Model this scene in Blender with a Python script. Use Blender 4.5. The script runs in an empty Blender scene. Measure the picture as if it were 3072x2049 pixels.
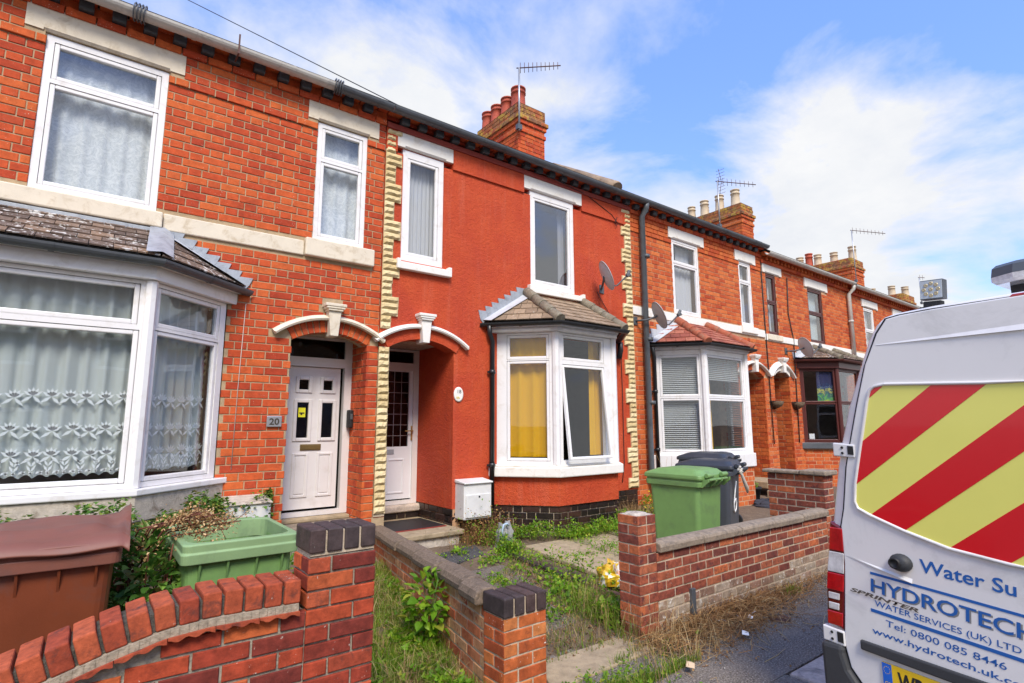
import bpy, math, random
import numpy as np
from mathutils import Matrix, Vector
random.seed(7); rng=np.random.default_rng(7)
S=bpy.context.scene
rad=math.radians
# ------------------------------------------------------------------ camera
CY=-6.2; CH=1.65
yw,pt,rl=rad(37.44),rad(8.485),rad(-.126)
FW=Vector((math.sin(yw)*math.cos(pt),math.cos(yw)*math.cos(pt),math.sin(pt)))
rt0=Vector((math.cos(yw),-math.sin(yw),0)); up0=rt0.cross(FW)
RT=rt0*math.cos(rl)+up0*math.sin(rl); UP=up0*math.cos(rl)-rt0*math.sin(rl)
CAM=Vector((0,CY,CH))
cd=bpy.data.cameras.new('camera'); cam=bpy.data.objects.new('camera',cd); S.collection.objects.link(cam)
cd.sensor_width=36; cd.lens=36*1650/3072; cd.clip_start=.05; cd.clip_end=2000
cam.matrix_world=Matrix((( RT.x,UP.x,-FW.x,CAM.x),(RT.y,UP.y,-FW.y,CAM.y),(RT.z,UP.z,-FW.z,CAM.z),(0,0,0,1)))
S.camera=cam
# ------------------------------------------------------------------ sky, sun, exposure
SUN_EL,SUN_AZ=rad(48),rad(205)          # azimuth clockwise from +Y: behind the camera, a little to its left
W_=bpy.data.worlds.new('World'); S.world=W_; W_.use_nodes=True
nt=W_.node_tree; N=nt.nodes; L=nt.links
bg=N['Background']
sky=N.new('ShaderNodeTexSky'); sky.sky_type='NISHITA'; sky.sun_disc=False; sky.sun_elevation=SUN_EL; sky.sun_rotation=SUN_AZ
sky.air_density=1.0; sky.dust_density=.3; sky.ozone_density=3.0
tc=N.new('ShaderNodeTexCoord')
sp=N.new('ShaderNodeSeparateXYZ'); L.new(tc.outputs['Generated'],sp.inputs[0])
def wm(op,a,b=None,c=None):
    n=N.new('ShaderNodeMath'); n.operation=op
    for i,v in enumerate((a,b,c)):
        if v is None: continue
        if isinstance(v,(int,float)): n.inputs[i].default_value=v
        else: L.new(v,n.inputs[i])
    return n.outputs[0]
CLX,CLY=31.7,2.9
zz=wm('ADD',wm('MAXIMUM',sp.outputs[2],0.0),.22)
cx=N.new('ShaderNodeCombineXYZ'); L.new(wm('DIVIDE',sp.outputs[0],zz),cx.inputs[0]); L.new(wm('DIVIDE',sp.outputs[1],zz),cx.inputs[1])
def wnoise(scale,det,rough,off,dist=0):
    m=N.new('ShaderNodeMapping'); m.inputs['Location'].default_value=off; L.new(cx.outputs[0],m.inputs[0])
    n=N.new('ShaderNodeTexNoise'); n.inputs['Scale'].default_value=scale; n.inputs['Detail'].default_value=det; n.inputs['Roughness'].default_value=rough; n.inputs['Distortion'].default_value=dist
    L.new(m.outputs[0],n.inputs[0]); return n.outputs['Fac']
big=wnoise(.8,2,.5,(CLX,CLY,0)); med=wnoise(2.2,10,.58,(1.3+CLX,5.2,0),.3)
low=wm('SUBTRACT',1.0,wm('MINIMUM',wm('MAXIMUM',wm('MULTIPLY',sp.outputs[2],1.25),0.0),1.0))
cov=wm('ADD',wm('ADD',wm('MULTIPLY',big,.75),wm('MULTIPLY',med,.75)),wm('ADD',wm('MULTIPLY',low,.56),-.075))
cr=N.new('ShaderNodeValToRGB'); L.new(cov,cr.inputs[0])
cr.color_ramp.elements[0].position=.83; cr.color_ramp.elements[0].color=(0,0,0,1)
cr.color_ramp.elements[1].position=1.04; cr.color_ramp.elements[1].color=(1,1,1,1)
shade=wnoise(4.2,8,.65,(9.3,2.2,0))
cc=N.new('ShaderNodeMix'); cc.data_type='RGBA'; L.new(shade,cc.inputs[0]); cc.inputs[6].default_value=(2.35,2.5,2.8,1); cc.inputs[7].default_value=(3.4,3.36,3.3,1)
et=N.new('ShaderNodeMix'); et.data_type='RGBA'; L.new(low,et.inputs[0]); et.inputs[6].default_value=(1.08,1.17,1.45,1); et.inputs[7].default_value=(.60,.58,.74,1)
hs=N.new('ShaderNodeMix'); hs.data_type='RGBA'; hs.blend_type='MULTIPLY'; hs.inputs[0].default_value=1; L.new(sky.outputs[0],hs.inputs[6]); L.new(et.outputs[2],hs.inputs[7])
mx=N.new('ShaderNodeMix'); mx.data_type='RGBA'; L.new(cr.outputs[0],mx.inputs[0]); L.new(hs.outputs[2],mx.inputs[6]); L.new(cc.outputs[2],mx.inputs[7])
L.new(mx.outputs[2],bg.inputs[0]); bg.inputs[1].default_value=.1
sl=bpy.data.lights.new('sun','SUN'); sl.energy=1.4; sl.angle=rad(20); sl.color=(1,.9,.75)
so=bpy.data.objects.new('sun',sl); S.collection.objects.link(so)
sd=Vector((math.sin(SUN_AZ)*math.cos(SUN_EL),math.cos(SUN_AZ)*math.cos(SUN_EL),math.sin(SUN_EL)))
so.rotation_euler=sd.to_track_quat('Z','Y').to_euler(); so.location=(0,-20,30)
vs=S.view_settings; vs.view_transform='Standard'; vs.look='None'; vs.exposure=1.64; vs.gamma=1; vs.use_curve_mapping=False
# ------------------------------------------------------------------ helpers
WM={}                                   # world matrix of every parent object
def tag(o,label=None,cat=None,group=None,kind=None):
    for k,v in (('label',label),('category',cat),('group',group),('kind',kind)):
        if v: o[k]=v
    return o
def empty(name,loc,label,cat,group=None,rotz=0):
    o=bpy.data.objects.new(name,None); S.collection.objects.link(o); o.empty_display_size=.1
    M=Matrix.Translation(loc)@Matrix.Rotation(rotz,4,'Z'); o.matrix_local=M; WM[o]=M
    return tag(o,label,cat,group)
def inst(name,me,parent,M):
    o=bpy.data.objects.new(name,me); S.collection.objects.link(o)
    if parent is not None:
        o.parent=parent; o.matrix_local=WM[parent].inverted()@M
    else: o.matrix_local=M
    WM[o]=M
    return o
class MB:
    def __init__(s): s.v=[]; s.f=[]; s.m=[]; s.sm=[]
    def add(s,vs,fs,m=0,smooth=False):
        b=len(s.v); s.v+= [tuple(v) for v in vs]
        for f in fs: s.f.append([b+i for i in f]); s.m.append(m); s.sm.append(smooth)
        return s
    def box(s,x0,x1,y0,y1,z0,z1,m=0,M=None):
        vs=[Vector((x,y,z)) for z in (z0,z1) for y in (y0,y1) for x in (x0,x1)]
        if M: vs=[M@v for v in vs]
        return s.add(vs,[(0,2,3,1),(4,5,7,6),(0,1,5,4),(2,6,7,3),(0,4,6,2),(1,3,7,5)],m)
    def prism(s,poly,a,b,axis='y',m=0,M=None,smooth=False):   # poly in the two other axes
        n=len(poly)
        def P(p,t): return Vector((p[0],t,p[1])) if axis=='y' else Vector((t,p[0],p[1])) if axis=='x' else Vector((p[0],p[1],t))
        vs=[P(p,a) for p in poly]+[P(p,b) for p in poly]
        if M: vs=[M@v for v in vs]
        ar=sum(poly[i][0]*poly[(i+1)%n][1]-poly[(i+1)%n][0]*poly[i][1] for i in range(n))
        flip=(ar<0)^(axis=='y')^(b<a)
        b0=list(range(n)); t0=list(range(n,2*n))
        fs=[b0[::-1],t0] if not flip else [b0,t0[::-1]]
        s.add(vs,fs,m)
        base=len(s.v)-2*n
        for i in range(n):
            j=(i+1)%n
            q=[i,j,n+j,n+i] if not flip else [j,i,n+i,n+j]
            s.f.append([base+k for k in q]); s.m.append(m); s.sm.append(smooth)
        return s
    def tube(s,pts,r,n=8,m=0,cap=True,M=None,smooth=True):
        pts=[Vector(p) for p in pts]
        if M: pts=[M@p for p in pts]
        rr=r if isinstance(r,(list,tuple)) else [r]*len(pts)
        vs=[]; prev=None
        for i,p in enumerate(pts):
            d=(pts[min(i+1,len(pts)-1)]-pts[max(i-1,0)]).normalized()
            if prev is None:
                a=d.orthogonal().normalized()
            else:
                a=(prev-d*prev.dot(d)).normalized()
            prev=a; b=d.cross(a)
            for k in range(n):
                t=2*math.pi*k/n; vs.append(p+(a*math.cos(t)+b*math.sin(t))*rr[i])
        fs=[]
        for i in range(len(pts)-1):
            for k in range(n):
                k2=(k+1)%n; fs.append((i*n+k,i*n+k2,(i+1)*n+k2,(i+1)*n+k))
        s.add(vs,fs,m,smooth)
        if cap:
            b=len(s.v)-len(vs)
            s.f.append([b+k for k in range(n)][::-1]); s.m.append(m); s.sm.append(False)
            e=b+(len(pts)-1)*n
            s.f.append([e+k for k in range(n)]); s.m.append(m); s.sm.append(False)
        return s
    def lathe(s,prof,c,n=14,m=0,M=None):   # prof [(r,z)]
        vs=[]; 
        for r,z in prof:
            for k in range(n):
                t=2*math.pi*k/n; v=Vector((c[0]+r*math.cos(t),c[1]+r*math.sin(t),c[2]+z)); vs.append(M@v if M else v)
        fs=[]
        for i in range(len(prof)-1):
            for k in range(n):
                k2=(k+1)%n; fs.append((i*n+k,i*n+k2,(i+1)*n+k2,(i+1)*n+k))
        s.add(vs,fs,m,True)
        b=len(s.v)-len(vs)
        s.f.append([b+(len(prof)-1)*n+k for k in range(n)]); s.m.append(m); s.sm.append(False)
        return s
    def mesh(s,name,mats):
        me=bpy.data.meshes.new(name); me.from_pydata(s.v,[],s.f)
        for k in (mats if isinstance(mats,(list,tuple)) else [mats]): me.materials.append(k)
        me.polygons.foreach_set('material_index',s.m); me.polygons.foreach_set('use_smooth',s.sm); me.update()
        return me
    def build(s,name,mats,parent=None,bevel=0,M=None,origin=None,seg=2):
        """vertices are in world space (or in the space of M)"""
        Mw=M or (WM[parent] if parent is not None else Matrix.Identity(4))
        if M is None:
            inv=Mw.inverted(); s.v=[tuple(inv@Vector(v)) for v in s.v]
        me=s.mesh(name,mats); o=inst(name,me,parent,Mw)
        if bevel:
            b=o.modifiers.new('bevel','BEVEL'); b.width=bevel; b.segments=seg; b.limit_method='ANGLE'; b.angle_limit=rad(40)
        return o
def top(mb,name,mats,label,cat,loc=(0,0,0),group=None,kind=None,bevel=0):
    """a top-level thing that is a single mesh; vertices in world space"""
    mb.v=[(v[0]-loc[0],v[1]-loc[1],v[2]-loc[2]) for v in mb.v]
    o=mb.build(name,mats,None,bevel,M=Matrix.Translation(loc)); return tag(o,label,cat,group,kind)
def frame(O,du,n):
    """matrix: x along du, y into the wall (against the outward normal n), z up"""
    du=Vector((du[0],du[1],0)).normalized(); n=Vector((n[0],n[1],0)).normalized()
    return Matrix(((du.x,-n.x,0,O[0]),(du.y,-n.y,0,O[1]),(0,0,1,O[2] if len(O)>2 else 0),(0,0,0,1)))
def side(a,b):
    d=Vector((b[0]-a[0],b[1]-a[1],0)); Lg=d.length; d.normalize()
    return frame((a[0],a[1],0),d,(d.y,-d.x)),Lg
def shows(p,n,area):
    """size in the picture of a small patch at p with normal n (0 when out of view)"""
    v=Vector(p)-CAM; z=v.dot(FW)
    if z<.3: return 0
    x=v.dot(RT)/z*1650; y=v.dot(UP)/z*1650
    if abs(x)>1560 or abs(y)>1045: return 0
    return area*max(0,-v.normalized().dot(n))/v.length_squared
def clip(poly,a,b,c):
    """keep the part of poly where a*x+b*y<=c"""
    out=[]; n=len(poly)
    for i in range(n):
        p,q=poly[i],poly[(i+1)%n]; dp=a*p[0]+b*p[1]-c; dq=a*q[0]+b*q[1]-c
        if dp<=0: out.append(p)
        if dp*dq<0:
            t=dp/(dp-dq); out.append((p[0]+(q[0]-p[0])*t,p[1]+(q[1]-p[1])*t))
    return out
def clip_to(poly,hull):   # hull counter-clockwise convex
    for i in range(len(hull)):
        p,q=hull[i],hull[(i+1)%len(hull)]
        a,b=q[1]-p[1],-(q[0]-p[0]); poly=clip(poly,a,b,a*p[0]+b*p[1])
        if len(poly)<3: return []
    return poly
# ------------------------------------------------------------------ materials
def newmat(name):
    m=bpy.data.materials.new(name); m.use_nodes=True
    t=m.node_tree; return m,t,t.nodes,t.links,t.nodes['Principled BSDF']
def ramp(Nn,Lk,fac,stops):
    r=Nn.new('ShaderNodeValToRGB'); Lk.new(fac,r.inputs[0]); e=r.color_ramp.elements
    while len(e)<len(stops): e.new(.5)
    for i,(p,c) in enumerate(stops): e[i].position=p; e[i].color=(*c,1)
    return r.outputs[0]
def noise(Nn,Lk,scale,det=4,rough=.6,co='Object',dist=0,sc3=None):
    if co=='World': src=Nn.new('ShaderNodeNewGeometry').outputs['Position']
    else: src=Nn.new('ShaderNodeTexCoord').outputs[co]
    if sc3:
        mp=Nn.new('ShaderNodeMapping'); mp.inputs['Scale'].default_value=sc3; Lk.new(src,mp.inputs[0]); src=mp.outputs[0]
    n=Nn.new('ShaderNodeTexNoise'); n.inputs['Scale'].default_value=scale; n.inputs['Detail'].default_value=det; n.inputs['Roughness'].default_value=rough; n.inputs['Distortion'].default_value=dist
    Lk.new(src,n.inputs[0]); return n.outputs['Fac']
def mixc(Nn,Lk,f,a,b,mode='MIX'):
    m=Nn.new('ShaderNodeMix'); m.data_type='RGBA'; m.blend_type=mode
    for i,v in ((0,f),(6,a),(7,b)):
        if isinstance(v,(int,float)): m.inputs[i].default_value=v
        elif isinstance(v,tuple): m.inputs[i].default_value=(*v,1)
        else: Lk.new(v,m.inputs[i])
    return m.outputs[2]
def bump(Nn,Lk,b,h,strength=.4,dist=.01):
    n=Nn.new('ShaderNodeBump'); n.inputs['Strength'].default_value=strength; n.inputs['Distance'].default_value=dist; Lk.new(h,n.inputs['Height']); Lk.new(n.outputs[0],b.inputs['Normal'])
def plain(name,col,rough=.5,metal=0,var=.12,vs=3,bumpy=0,bs=60,grime=None,gs=4,spec=.5,coat=0):
    """one colour with fine variation; grime = colour of soft stains"""
    m,t,Nn,Lk,b=newmat(name)
    c=tuple(col)
    f=noise(Nn,Lk,vs,5,.65,'World')
    o=ramp(Nn,Lk,f,[(.25,tuple(x*(1-var) for x in c)),(.75,tuple(min(1,x*(1+var)) for x in c))])
    if grime:
        g=noise(Nn,Lk,gs,8,.7,'World',.6)
        gf=ramp(Nn,Lk,g,[(.52,(0,0,0)),(.72,(1,1,1))]); o=mixc(Nn,Lk,gf,o,tuple(grime))
    Lk.new(o,b.inputs['Base Color']); b.inputs['Roughness'].default_value=rough; b.inputs['Metallic'].default_value=metal
    b.inputs['Specular IOR Level'].default_value=spec; b.inputs['Coat Weight'].default_value=coat
    if bumpy: bump(Nn,Lk,b,noise(Nn,Lk,bs,6,.7,'World'),bumpy,.006)
    return m
def rnd(Nn,Lk):
    oi=Nn.new('ShaderNodeObjectInfo'); g=Nn.new('ShaderNodeNewGeometry')
    a=Nn.new('ShaderNodeMath'); a.operation='ADD'; Lk.new(oi.outputs['Random'],a.inputs[0]); Lk.new(g.outputs['Random Per Island'],a.inputs[1])
    f=Nn.new('ShaderNodeMath'); f.operation='FRACT'; Lk.new(a.outputs[0],f.inputs[0]); return f.outputs[0]
def pieces(name,stops,rough=.85,mottle=.35,ms=14,speck=None,sa=.66,sb=.72,ss=90,bumpy=.5,bs=70,blot=None,bl0=.6,bl1=.72,bls=5,spec=.3):
    """bricks, tiles, stones, leaves: one colour each from the ramp, mottled, with specks and blotches"""
    m,t,Nn,Lk,b=newmat(name)
    o=ramp(Nn,Lk,rnd(Nn,Lk),stops)
    f=noise(Nn,Lk,ms,6,.7,'World')
    o=mixc(Nn,Lk,1.0,o,ramp(Nn,Lk,f,[(.3,(1-mottle,)*3),(.7,(1+mottle*.6,)*3)]),'MULTIPLY')
    if blot:
        g=noise(Nn,Lk,bls,7,.72,'World',.4); o=mixc(Nn,Lk,ramp(Nn,Lk,g,[(bl0,(0,0,0)),(bl1,(1,1,1))]),o,tuple(blot))
    if speck:
        g=noise(Nn,Lk,ss,3,.6,'World'); g2=noise(Nn,Lk,ss*.09,4,.6,'World')
        mm=Nn.new('ShaderNodeMath'); mm.operation='MULTIPLY_ADD'; Lk.new(g2,mm.inputs[0]); mm.inputs[1].default_value=.45; Lk.new(g,mm.inputs[2])
        o=mixc(Nn,Lk,ramp(Nn,Lk,mm.outputs[0],[(sa+.22,(0,0,0)),(sb+.22,(1,1,1))]),o,tuple(speck))
    Lk.new(o,b.inputs['Base Color']); b.inputs['Roughness'].default_value=rough; b.inputs['Specular IOR Level'].default_value=spec
    if bumpy: bump(Nn,Lk,b,noise(Nn,Lk,bs,6,.7,'World'),bumpy,.005)
    return m
M={}
M['brick']=pieces('red_facing_brick',[(0,(.40,.05,.018)),(.25,(.49,.07,.021)),(.55,(.56,.092,.025)),(.85,(.60,.13,.032)),(1,(.44,.056,.022))],mottle=.28,speck=(.75,.62,.5),sa=.70,sb=.75,blot=(.22,.034,.018),bl0=.57,bl1=.8,bls=2.2)
M['brickfar']=pieces('orange_facing_brick',[(0,(.40,.06,.018)),(.3,(.50,.095,.026)),(.6,(.57,.13,.032)),(.85,(.61,.165,.045)),(1,(.44,.075,.024))],mottle=.25,bumpy=.3,blot=(.33,.05,.016),bl0=.62,bl1=.8,bls=2)
M['plum']=pieces('plum_wall_brick',[(0,(.16,.028,.02)),(.3,(.24,.038,.022)),(.55,(.34,.05,.022)),(.8,(.42,.07,.025)),(.93,(.52,.12,.035)),(1,(.22,.035,.022))],mottle=.45,ms=20,speck=(.62,.55,.46),sa=.71,sb=.78,ss=45,blot=(.09,.02,.018),bl0=.6,bl1=.78,bls=9,bumpy=.6)
M['coping']=pieces('orange_coping_brick',[(0,(.30,.05,.024)),(.5,(.38,.075,.03)),(1,(.45,.10,.04))],mottle=.45,ms=22,speck=(.5,.45,.38),sa=.73,sb=.79,ss=50,blot=(.09,.035,.028),bl0=.52,bl1=.7,bls=13,bumpy=.6)
M['capmortar']=plain('blackened_mortar',(.09,.083,.07),.95,var=.6,vs=40,bumpy=1,bs=90,grime=(.03,.03,.028),gs=16)
M['tilebed']=plain('gritty_mortar_bed',(.36,.30,.215),.95,var=.4,vs=45,bumpy=1,bs=90,grime=(.2,.165,.12),gs=16)
M['eaveblock']=plain('black_painted_block',(.05,.058,.066),.55,var=.2)
M['lime']=pieces('lime_stained_brick',[(0,(.26,.15,.1)),(.4,(.34,.25,.17)),(.7,(.42,.34,.25)),(1,(.28,.12,.07))],mottle=.5,ms=14,speck=(.7,.66,.58),sa=.62,sb=.7,ss=30,blot=(.6,.55,.46),bl0=.55,bl1=.7,bls=6)
M['engine']=pieces('dark_engineering_brick',[(0,(.036,.030,.032)),(.5,(.06,.044,.043)),(.8,(.11,.062,.052)),(1,(.22,.12,.09))],mottle=.5,ms=16,rough=.6,speck=(.4,.4,.36),sa=.72,sb=.78,bumpy=.5)
M['pierbrick']=pieces('orange_pier_brick',[(0,(.24,.045,.02)),(.35,(.4,.085,.025)),(.7,(.52,.14,.035)),(1,(.56,.2,.06))],mottle=.5,ms=12,speck=(.75,.72,.65),sa=.7,sb=.76,ss=55,blot=(.1,.035,.025),bl0=.58,bl1=.74,bls=10)
M['bandbrick']=pieces('brindled_brick',[(0,(.16,.045,.032)),(.3,(.24,.062,.038)),(.6,(.34,.09,.045)),(.85,(.42,.135,.06)),(1,(.5,.13,.045))],mottle=.5,ms=26,speck=(.5,.42,.34),sa=.72,sb=.78,ss=70,blot=(.10,.035,.035),bl0=.55,bl1=.66,bls=16)
M['buffbrick']=pieces('buff_path_wall_brick',[(0,(.40,.10,.04)),(.35,(.50,.23,.10)),(.65,(.54,.31,.16)),(1,(.44,.11,.04))],mottle=.4,ms=18,speck=(.6,.52,.42),sa=.72,sb=.78,ss=60,blot=(.3,.06,.025),bl0=.54,bl1=.62,bls=14)
M['black']=pieces('black_glazed_brick',[(0,(.014,.010,.010)),(.6,(.028,.016,.014)),(1,(.06,.026,.02))],rough=.3,mottle=.5,bumpy=.25,speck=(.4,.25,.15),sa=.74,sb=.8,spec=.6)
M['mortar']=plain('mortar',(.43,.315,.185),.95,var=.25,vs=9,bumpy=.8,bs=110,grime=(.3,.24,.16))
M['mortarfar']=plain('brown_mortar',(.5,.3,.17),.95,var=.25,vs=9,bumpy=.6,bs=110,grime=(.3,.16,.09))
M['mortargrey']=plain('lichened_mortar',(.34,.31,.24),.95,var=.4,vs=30,bumpy=1,bs=90,grime=(.06,.06,.05),gs=14)
M['mortarbuff']=plain('buff_mortar',(.50,.405,.29),.95,var=.25,vs=20,bumpy=.8,bs=110,grime=(.36,.29,.2),gs=9)
M['stone']=plain('cream_painted_stone',(.72,.64,.5),.75,var=.08,vs=6,bumpy=.25,bs=50,grime=(.5,.4,.26),gs=7)
M['whitestone']=plain('white_painted_stone',(.8,.78,.72),.7,var=.05,vs=6,bumpy=.2,bs=50,grime=(.66,.6,.5),gs=6)
M['quoin']=pieces('buff_split_stone',[(0,(.56,.43,.21)),(.5,(.66,.53,.29)),(1,(.72,.6,.36))],mottle=.2,ms=20,bumpy=.7,bs=45,blot=(.45,.33,.15),bl0=.6,bl1=.8,bls=14)
M['upvc']=plain('white_upvc',(.80,.79,.78),.28,var=.04,vs=2.5,grime=(.66,.63,.58),gs=6)
M['brownframe']=plain('brown_window_frame',(.09,.022,.018),.35,var=.1)
M['ironblack']=plain('black_gutter_plastic',(.016,.018,.02),.38,var=.3)
M['irongrey']=plain('grey_painted_iron',(.085,.095,.105),.45,var=.2,grime=(.05,.055,.06))
M['ironpale']=plain('pale_gutter',(.52,.5,.45),.5,var=.12,grime=(.34,.33,.3),gs=8)
M['lead']=plain('lead_flashing',(.36,.39,.42),.5,metal=.2,var=.2,vs=8,bumpy=.4,bs=30,grime=(.2,.22,.25),gs=12)
M['leadlight']=plain('pale_lead',(.5,.52,.54),.55,metal=.1,var=.15,vs=8,bumpy=.4,bs=20)
M['tilegrey']=pieces('weathered_brown_tile',[(0,(.1,.07,.055)),(.5,(.17,.12,.09)),(.85,(.26,.17,.11)),(1,(.08,.06,.05))],mottle=.4,ms=20,speck=(.62,.6,.55),sa=.585,sb=.66,ss=24,bumpy=.7)
M['tilebuff']=pieces('buff_concrete_tile',[(0,(.24,.17,.11)),(.5,(.3,.22,.145)),(1,(.36,.26,.17))],mottle=.3,ms=18,speck=(.55,.52,.42),sa=.68,sb=.75,ss=40,bumpy=.6,blot=(.14,.11,.075),bl0=.6,bl1=.75,bls=8)
M['tilered']=pieces('red_clay_tile',[(0,(.24,.07,.05)),(.5,(.34,.1,.065)),(1,(.42,.16,.1))],mottle=.35,ms=18,speck=(.5,.46,.4),sa=.72,sb=.78,ss=40,bumpy=.6)
M['ridge']=plain('lichened_ridge_tile',(.2,.17,.12),.95,var=.3,vs=14,bumpy=.9,bs=60,grime=(.34,.33,.24),gs=18)
M['ridgered']=plain('red_ridge_tile',(.36,.1,.05),.9,var=.25,vs=10,bumpy=.7,bs=60,grime=(.27,.2,.13),gs=9)
M['potred']=plain('red_chimney_pot',(.42,.075,.035),.75,var=.2,vs=6,bumpy=.2,grime=(.16,.03,.02),gs=6)
M['potbuff']=plain('buff_chimney_pot',(.54,.44,.3),.75,var=.12,vs=6,grime=(.46,.36,.24),gs=6)
M['lichen']=pieces('lichened_brick',[(0,(.22,.11,.06)),(.5,(.34,.13,.05)),(1,(.42,.1,.04))],mottle=.5,ms=12,blot=(.46,.3,.05),bl0=.5,bl1=.6,bls=6)
def render_mat():
    m,t,Nn,Lk,b=newmat('red_roughcast_paint')
    f=noise(Nn,Lk,2.2,6,.7,'World'); o=ramp(Nn,Lk,f,[(.25,(.44,.048,.015)),(.5,(.53,.068,.018)),(.75,(.60,.095,.026))])
    f=noise(Nn,Lk,.9,5,.6,'World',.4); o=mixc(Nn,Lk,ramp(Nn,Lk,f,[(.52,(0,0,0)),(.66,(.55,.55,.55))]),o,(.46,.05,.022))
    g=noise(Nn,Lk,7,7,.75,'World',0,(1,1,.07)); o=mixc(Nn,Lk,ramp(Nn,Lk,g,[(.52,(0,0,0)),(.8,(.55,.55,.55))]),o,(.62,.17,.10))
    g=noise(Nn,Lk,5,7,.75,'World',.2,(1,1,.16)); o=mixc(Nn,Lk,ramp(Nn,Lk,g,[(.58,(0,0,0)),(.82,(.6,.6,.6))]),o,(.22,.035,.02))
    s=noise(Nn,Lk,48,4,.7,'World'); o=mixc(Nn,Lk,ramp(Nn,Lk,s,[(.34,(.5,.5,.5)),(.46,(0,0,0))]),o,(.34,.03,.012))
    Lk.new(o,b.inputs['Base Color']); b.inputs['Roughness'].default_value=.75; b.inputs['Specular IOR Level'].default_value=.35
    h=Nn.new('ShaderNodeMath'); h.operation='ADD'; Lk.new(noise(Nn,Lk,70,4,.7,'World'),h.inputs[0]); Lk.new(noise(Nn,Lk,22,3,.6,'World'),h.inputs[1])
    bump(Nn,Lk,b,h.outputs[0],.9,.014); return m
M['render']=render_mat()
M['redtrim']=plain('dull_red_paint',(.26,.032,.02),.7,var=.1,bumpy=.3)
def glass_mat(name,tint=(.95,.97,.98),f0=.06):
    m,t,Nn,Lk,b=newmat(name); Nn.remove(b)
    tr=Nn.new('ShaderNodeBsdfTransparent'); tr.inputs[0].default_value=(*tint,1)
    gl=Nn.new('ShaderNodeBsdfGlossy'); gl.inputs['Roughness'].default_value=.015
    h=noise(Nn,Lk,2.2,1,.5,'World'); bp=Nn.new('ShaderNodeBump'); bp.inputs['Strength'].default_value=.06; bp.inputs['Distance'].default_value=.02; Lk.new(h,bp.inputs['Height']); Lk.new(bp.outputs[0],gl.inputs['Normal'])
    ge=Nn.new('ShaderNodeNewGeometry'); dt=Nn.new('ShaderNodeVectorMath'); dt.operation='DOT_PRODUCT'; Lk.new(ge.outputs['Normal'],dt.inputs[0]); Lk.new(ge.outputs['Incoming'],dt.inputs[1])
    def mt(op,a,b=0,c=0):
        n=Nn.new('ShaderNodeMath'); n.operation=op
        for q,v in enumerate((a,b,c)):
            if isinstance(v,(int,float)): n.inputs[q].default_value=v
            else: Lk.new(v,n.inputs[q])
        return n.outputs[0]
    ma=mt('MULTIPLY_ADD',mt('POWER',mt('SUBTRACT',1.0,mt('ABSOLUTE',dt.outputs['Value'])),4.0),1-f0,f0)
    class _o: outputs=[ma]
    ma=_o
    mi=Nn.new('ShaderNodeMixShader'); Lk.new(ma.outputs[0],mi.inputs[0]); Lk.new(tr.outputs[0],mi.inputs[1]); Lk.new(gl.outputs[0],mi.inputs[2])
    Lk.new(mi.outputs[0],Nn['Material Output'].inputs[0]); return m
M['glass']=glass_mat('window_glass'); M['skyglass']=glass_mat('reflective_window_glass',(.85,.87,.9),.17); M['doorglass']=glass_mat('dim_door_glass',(.35,.38,.42),.03)
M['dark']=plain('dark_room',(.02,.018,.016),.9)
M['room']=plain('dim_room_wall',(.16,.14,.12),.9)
def cloth_mat(name,col,trans=.5,pattern=0,tone=(.3,.3,.3)):
    m,t,Nn,Lk,b=newmat(name); o=tuple(col)
    if pattern:
        f=noise(Nn,Lk,11,5,.75,'World',2.5); o=ramp(Nn,Lk,f,[(.42,tone),(.6,col)])
        Lk.new(o,b.inputs['Base Color'])
    else: b.inputs['Base Color'].default_value=(*col,1)
    b.inputs['Roughness'].default_value=.9; b.inputs['Specular IOR Level'].default_value=.1
    tl=Nn.new('ShaderNodeBsdfTranslucent')
    if pattern: Lk.new(o,tl.inputs[0])
    else: tl.inputs[0].default_value=(*col,1)
    mi=Nn.new('ShaderNodeMixShader'); mi.inputs[0].default_value=trans*.6; Lk.new(b.outputs[0],mi.inputs[1]); Lk.new(tl.outputs[0],mi.inputs[2]); Lk.new(mi.outputs[0],Nn['Material Output'].inputs[0])
    return m
M['lace']=cloth_mat('lace_net',(.92,.93,.93),.3,1,(.68,.71,.73))
M['net']=cloth_mat('net_curtain',(.62,.66,.63),.3)
M['white_cloth']=cloth_mat('white_lace_motif',(.86,.88,.87),.2)
M['sheer']=cloth_mat('pale_sheer',(.66,.65,.66),.3)
M['yellow']=cloth_mat('mustard_curtain',(.86,.46,.012),.3)
M['blind']=plain('pale_blind_slat',(.5,.5,.48),.5,var=.08)
M['bronze']=plain('bronze_letter_plate',(.25,.17,.06),.4,metal=.6,var=.15)
M['brass']=plain('brass_handle',(.55,.38,.14),.35,metal=.8)
M['doorwhite']=plain('cream_white_door',(.7,.67,.65),.4,var=.04,grime=(.6,.56,.52),gs=3)
M['doorwhite2']=plain('cool_white_door',(.72,.73,.76),.35,var=.04)
M['concrete']=plain('weathered_concrete',(.27,.215,.155),.95,var=.4,vs=22,bumpy=.9,bs=80,grime=(.12,.1,.08),gs=12)
M['pebble']=plain('pebbledash_coping',(.18,.132,.09),.95,var=.55,vs=55,bumpy=1,bs=90,grime=(.08,.06,.04),gs=9)
M['slabstone']=plain('mossy_paving_slab',(.36,.28,.175),.95,var=.3,vs=10,bumpy=.8,bs=60,grime=(.2,.155,.09),gs=6)
M['plaster']=plain('stained_roughcast',(.5,.44,.36),.95,var=.3,vs=16,bumpy=1,bs=70,grime=(.16,.11,.07),gs=9)
M['boxwhite']=plain('grubby_white_box',(.68,.68,.66),.5,var=.12,vs=4,grime=(.55,.55,.53),gs=2.5)
M['blackdot']=plain('black_rubber',(.012,.012,.013),.6)
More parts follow.
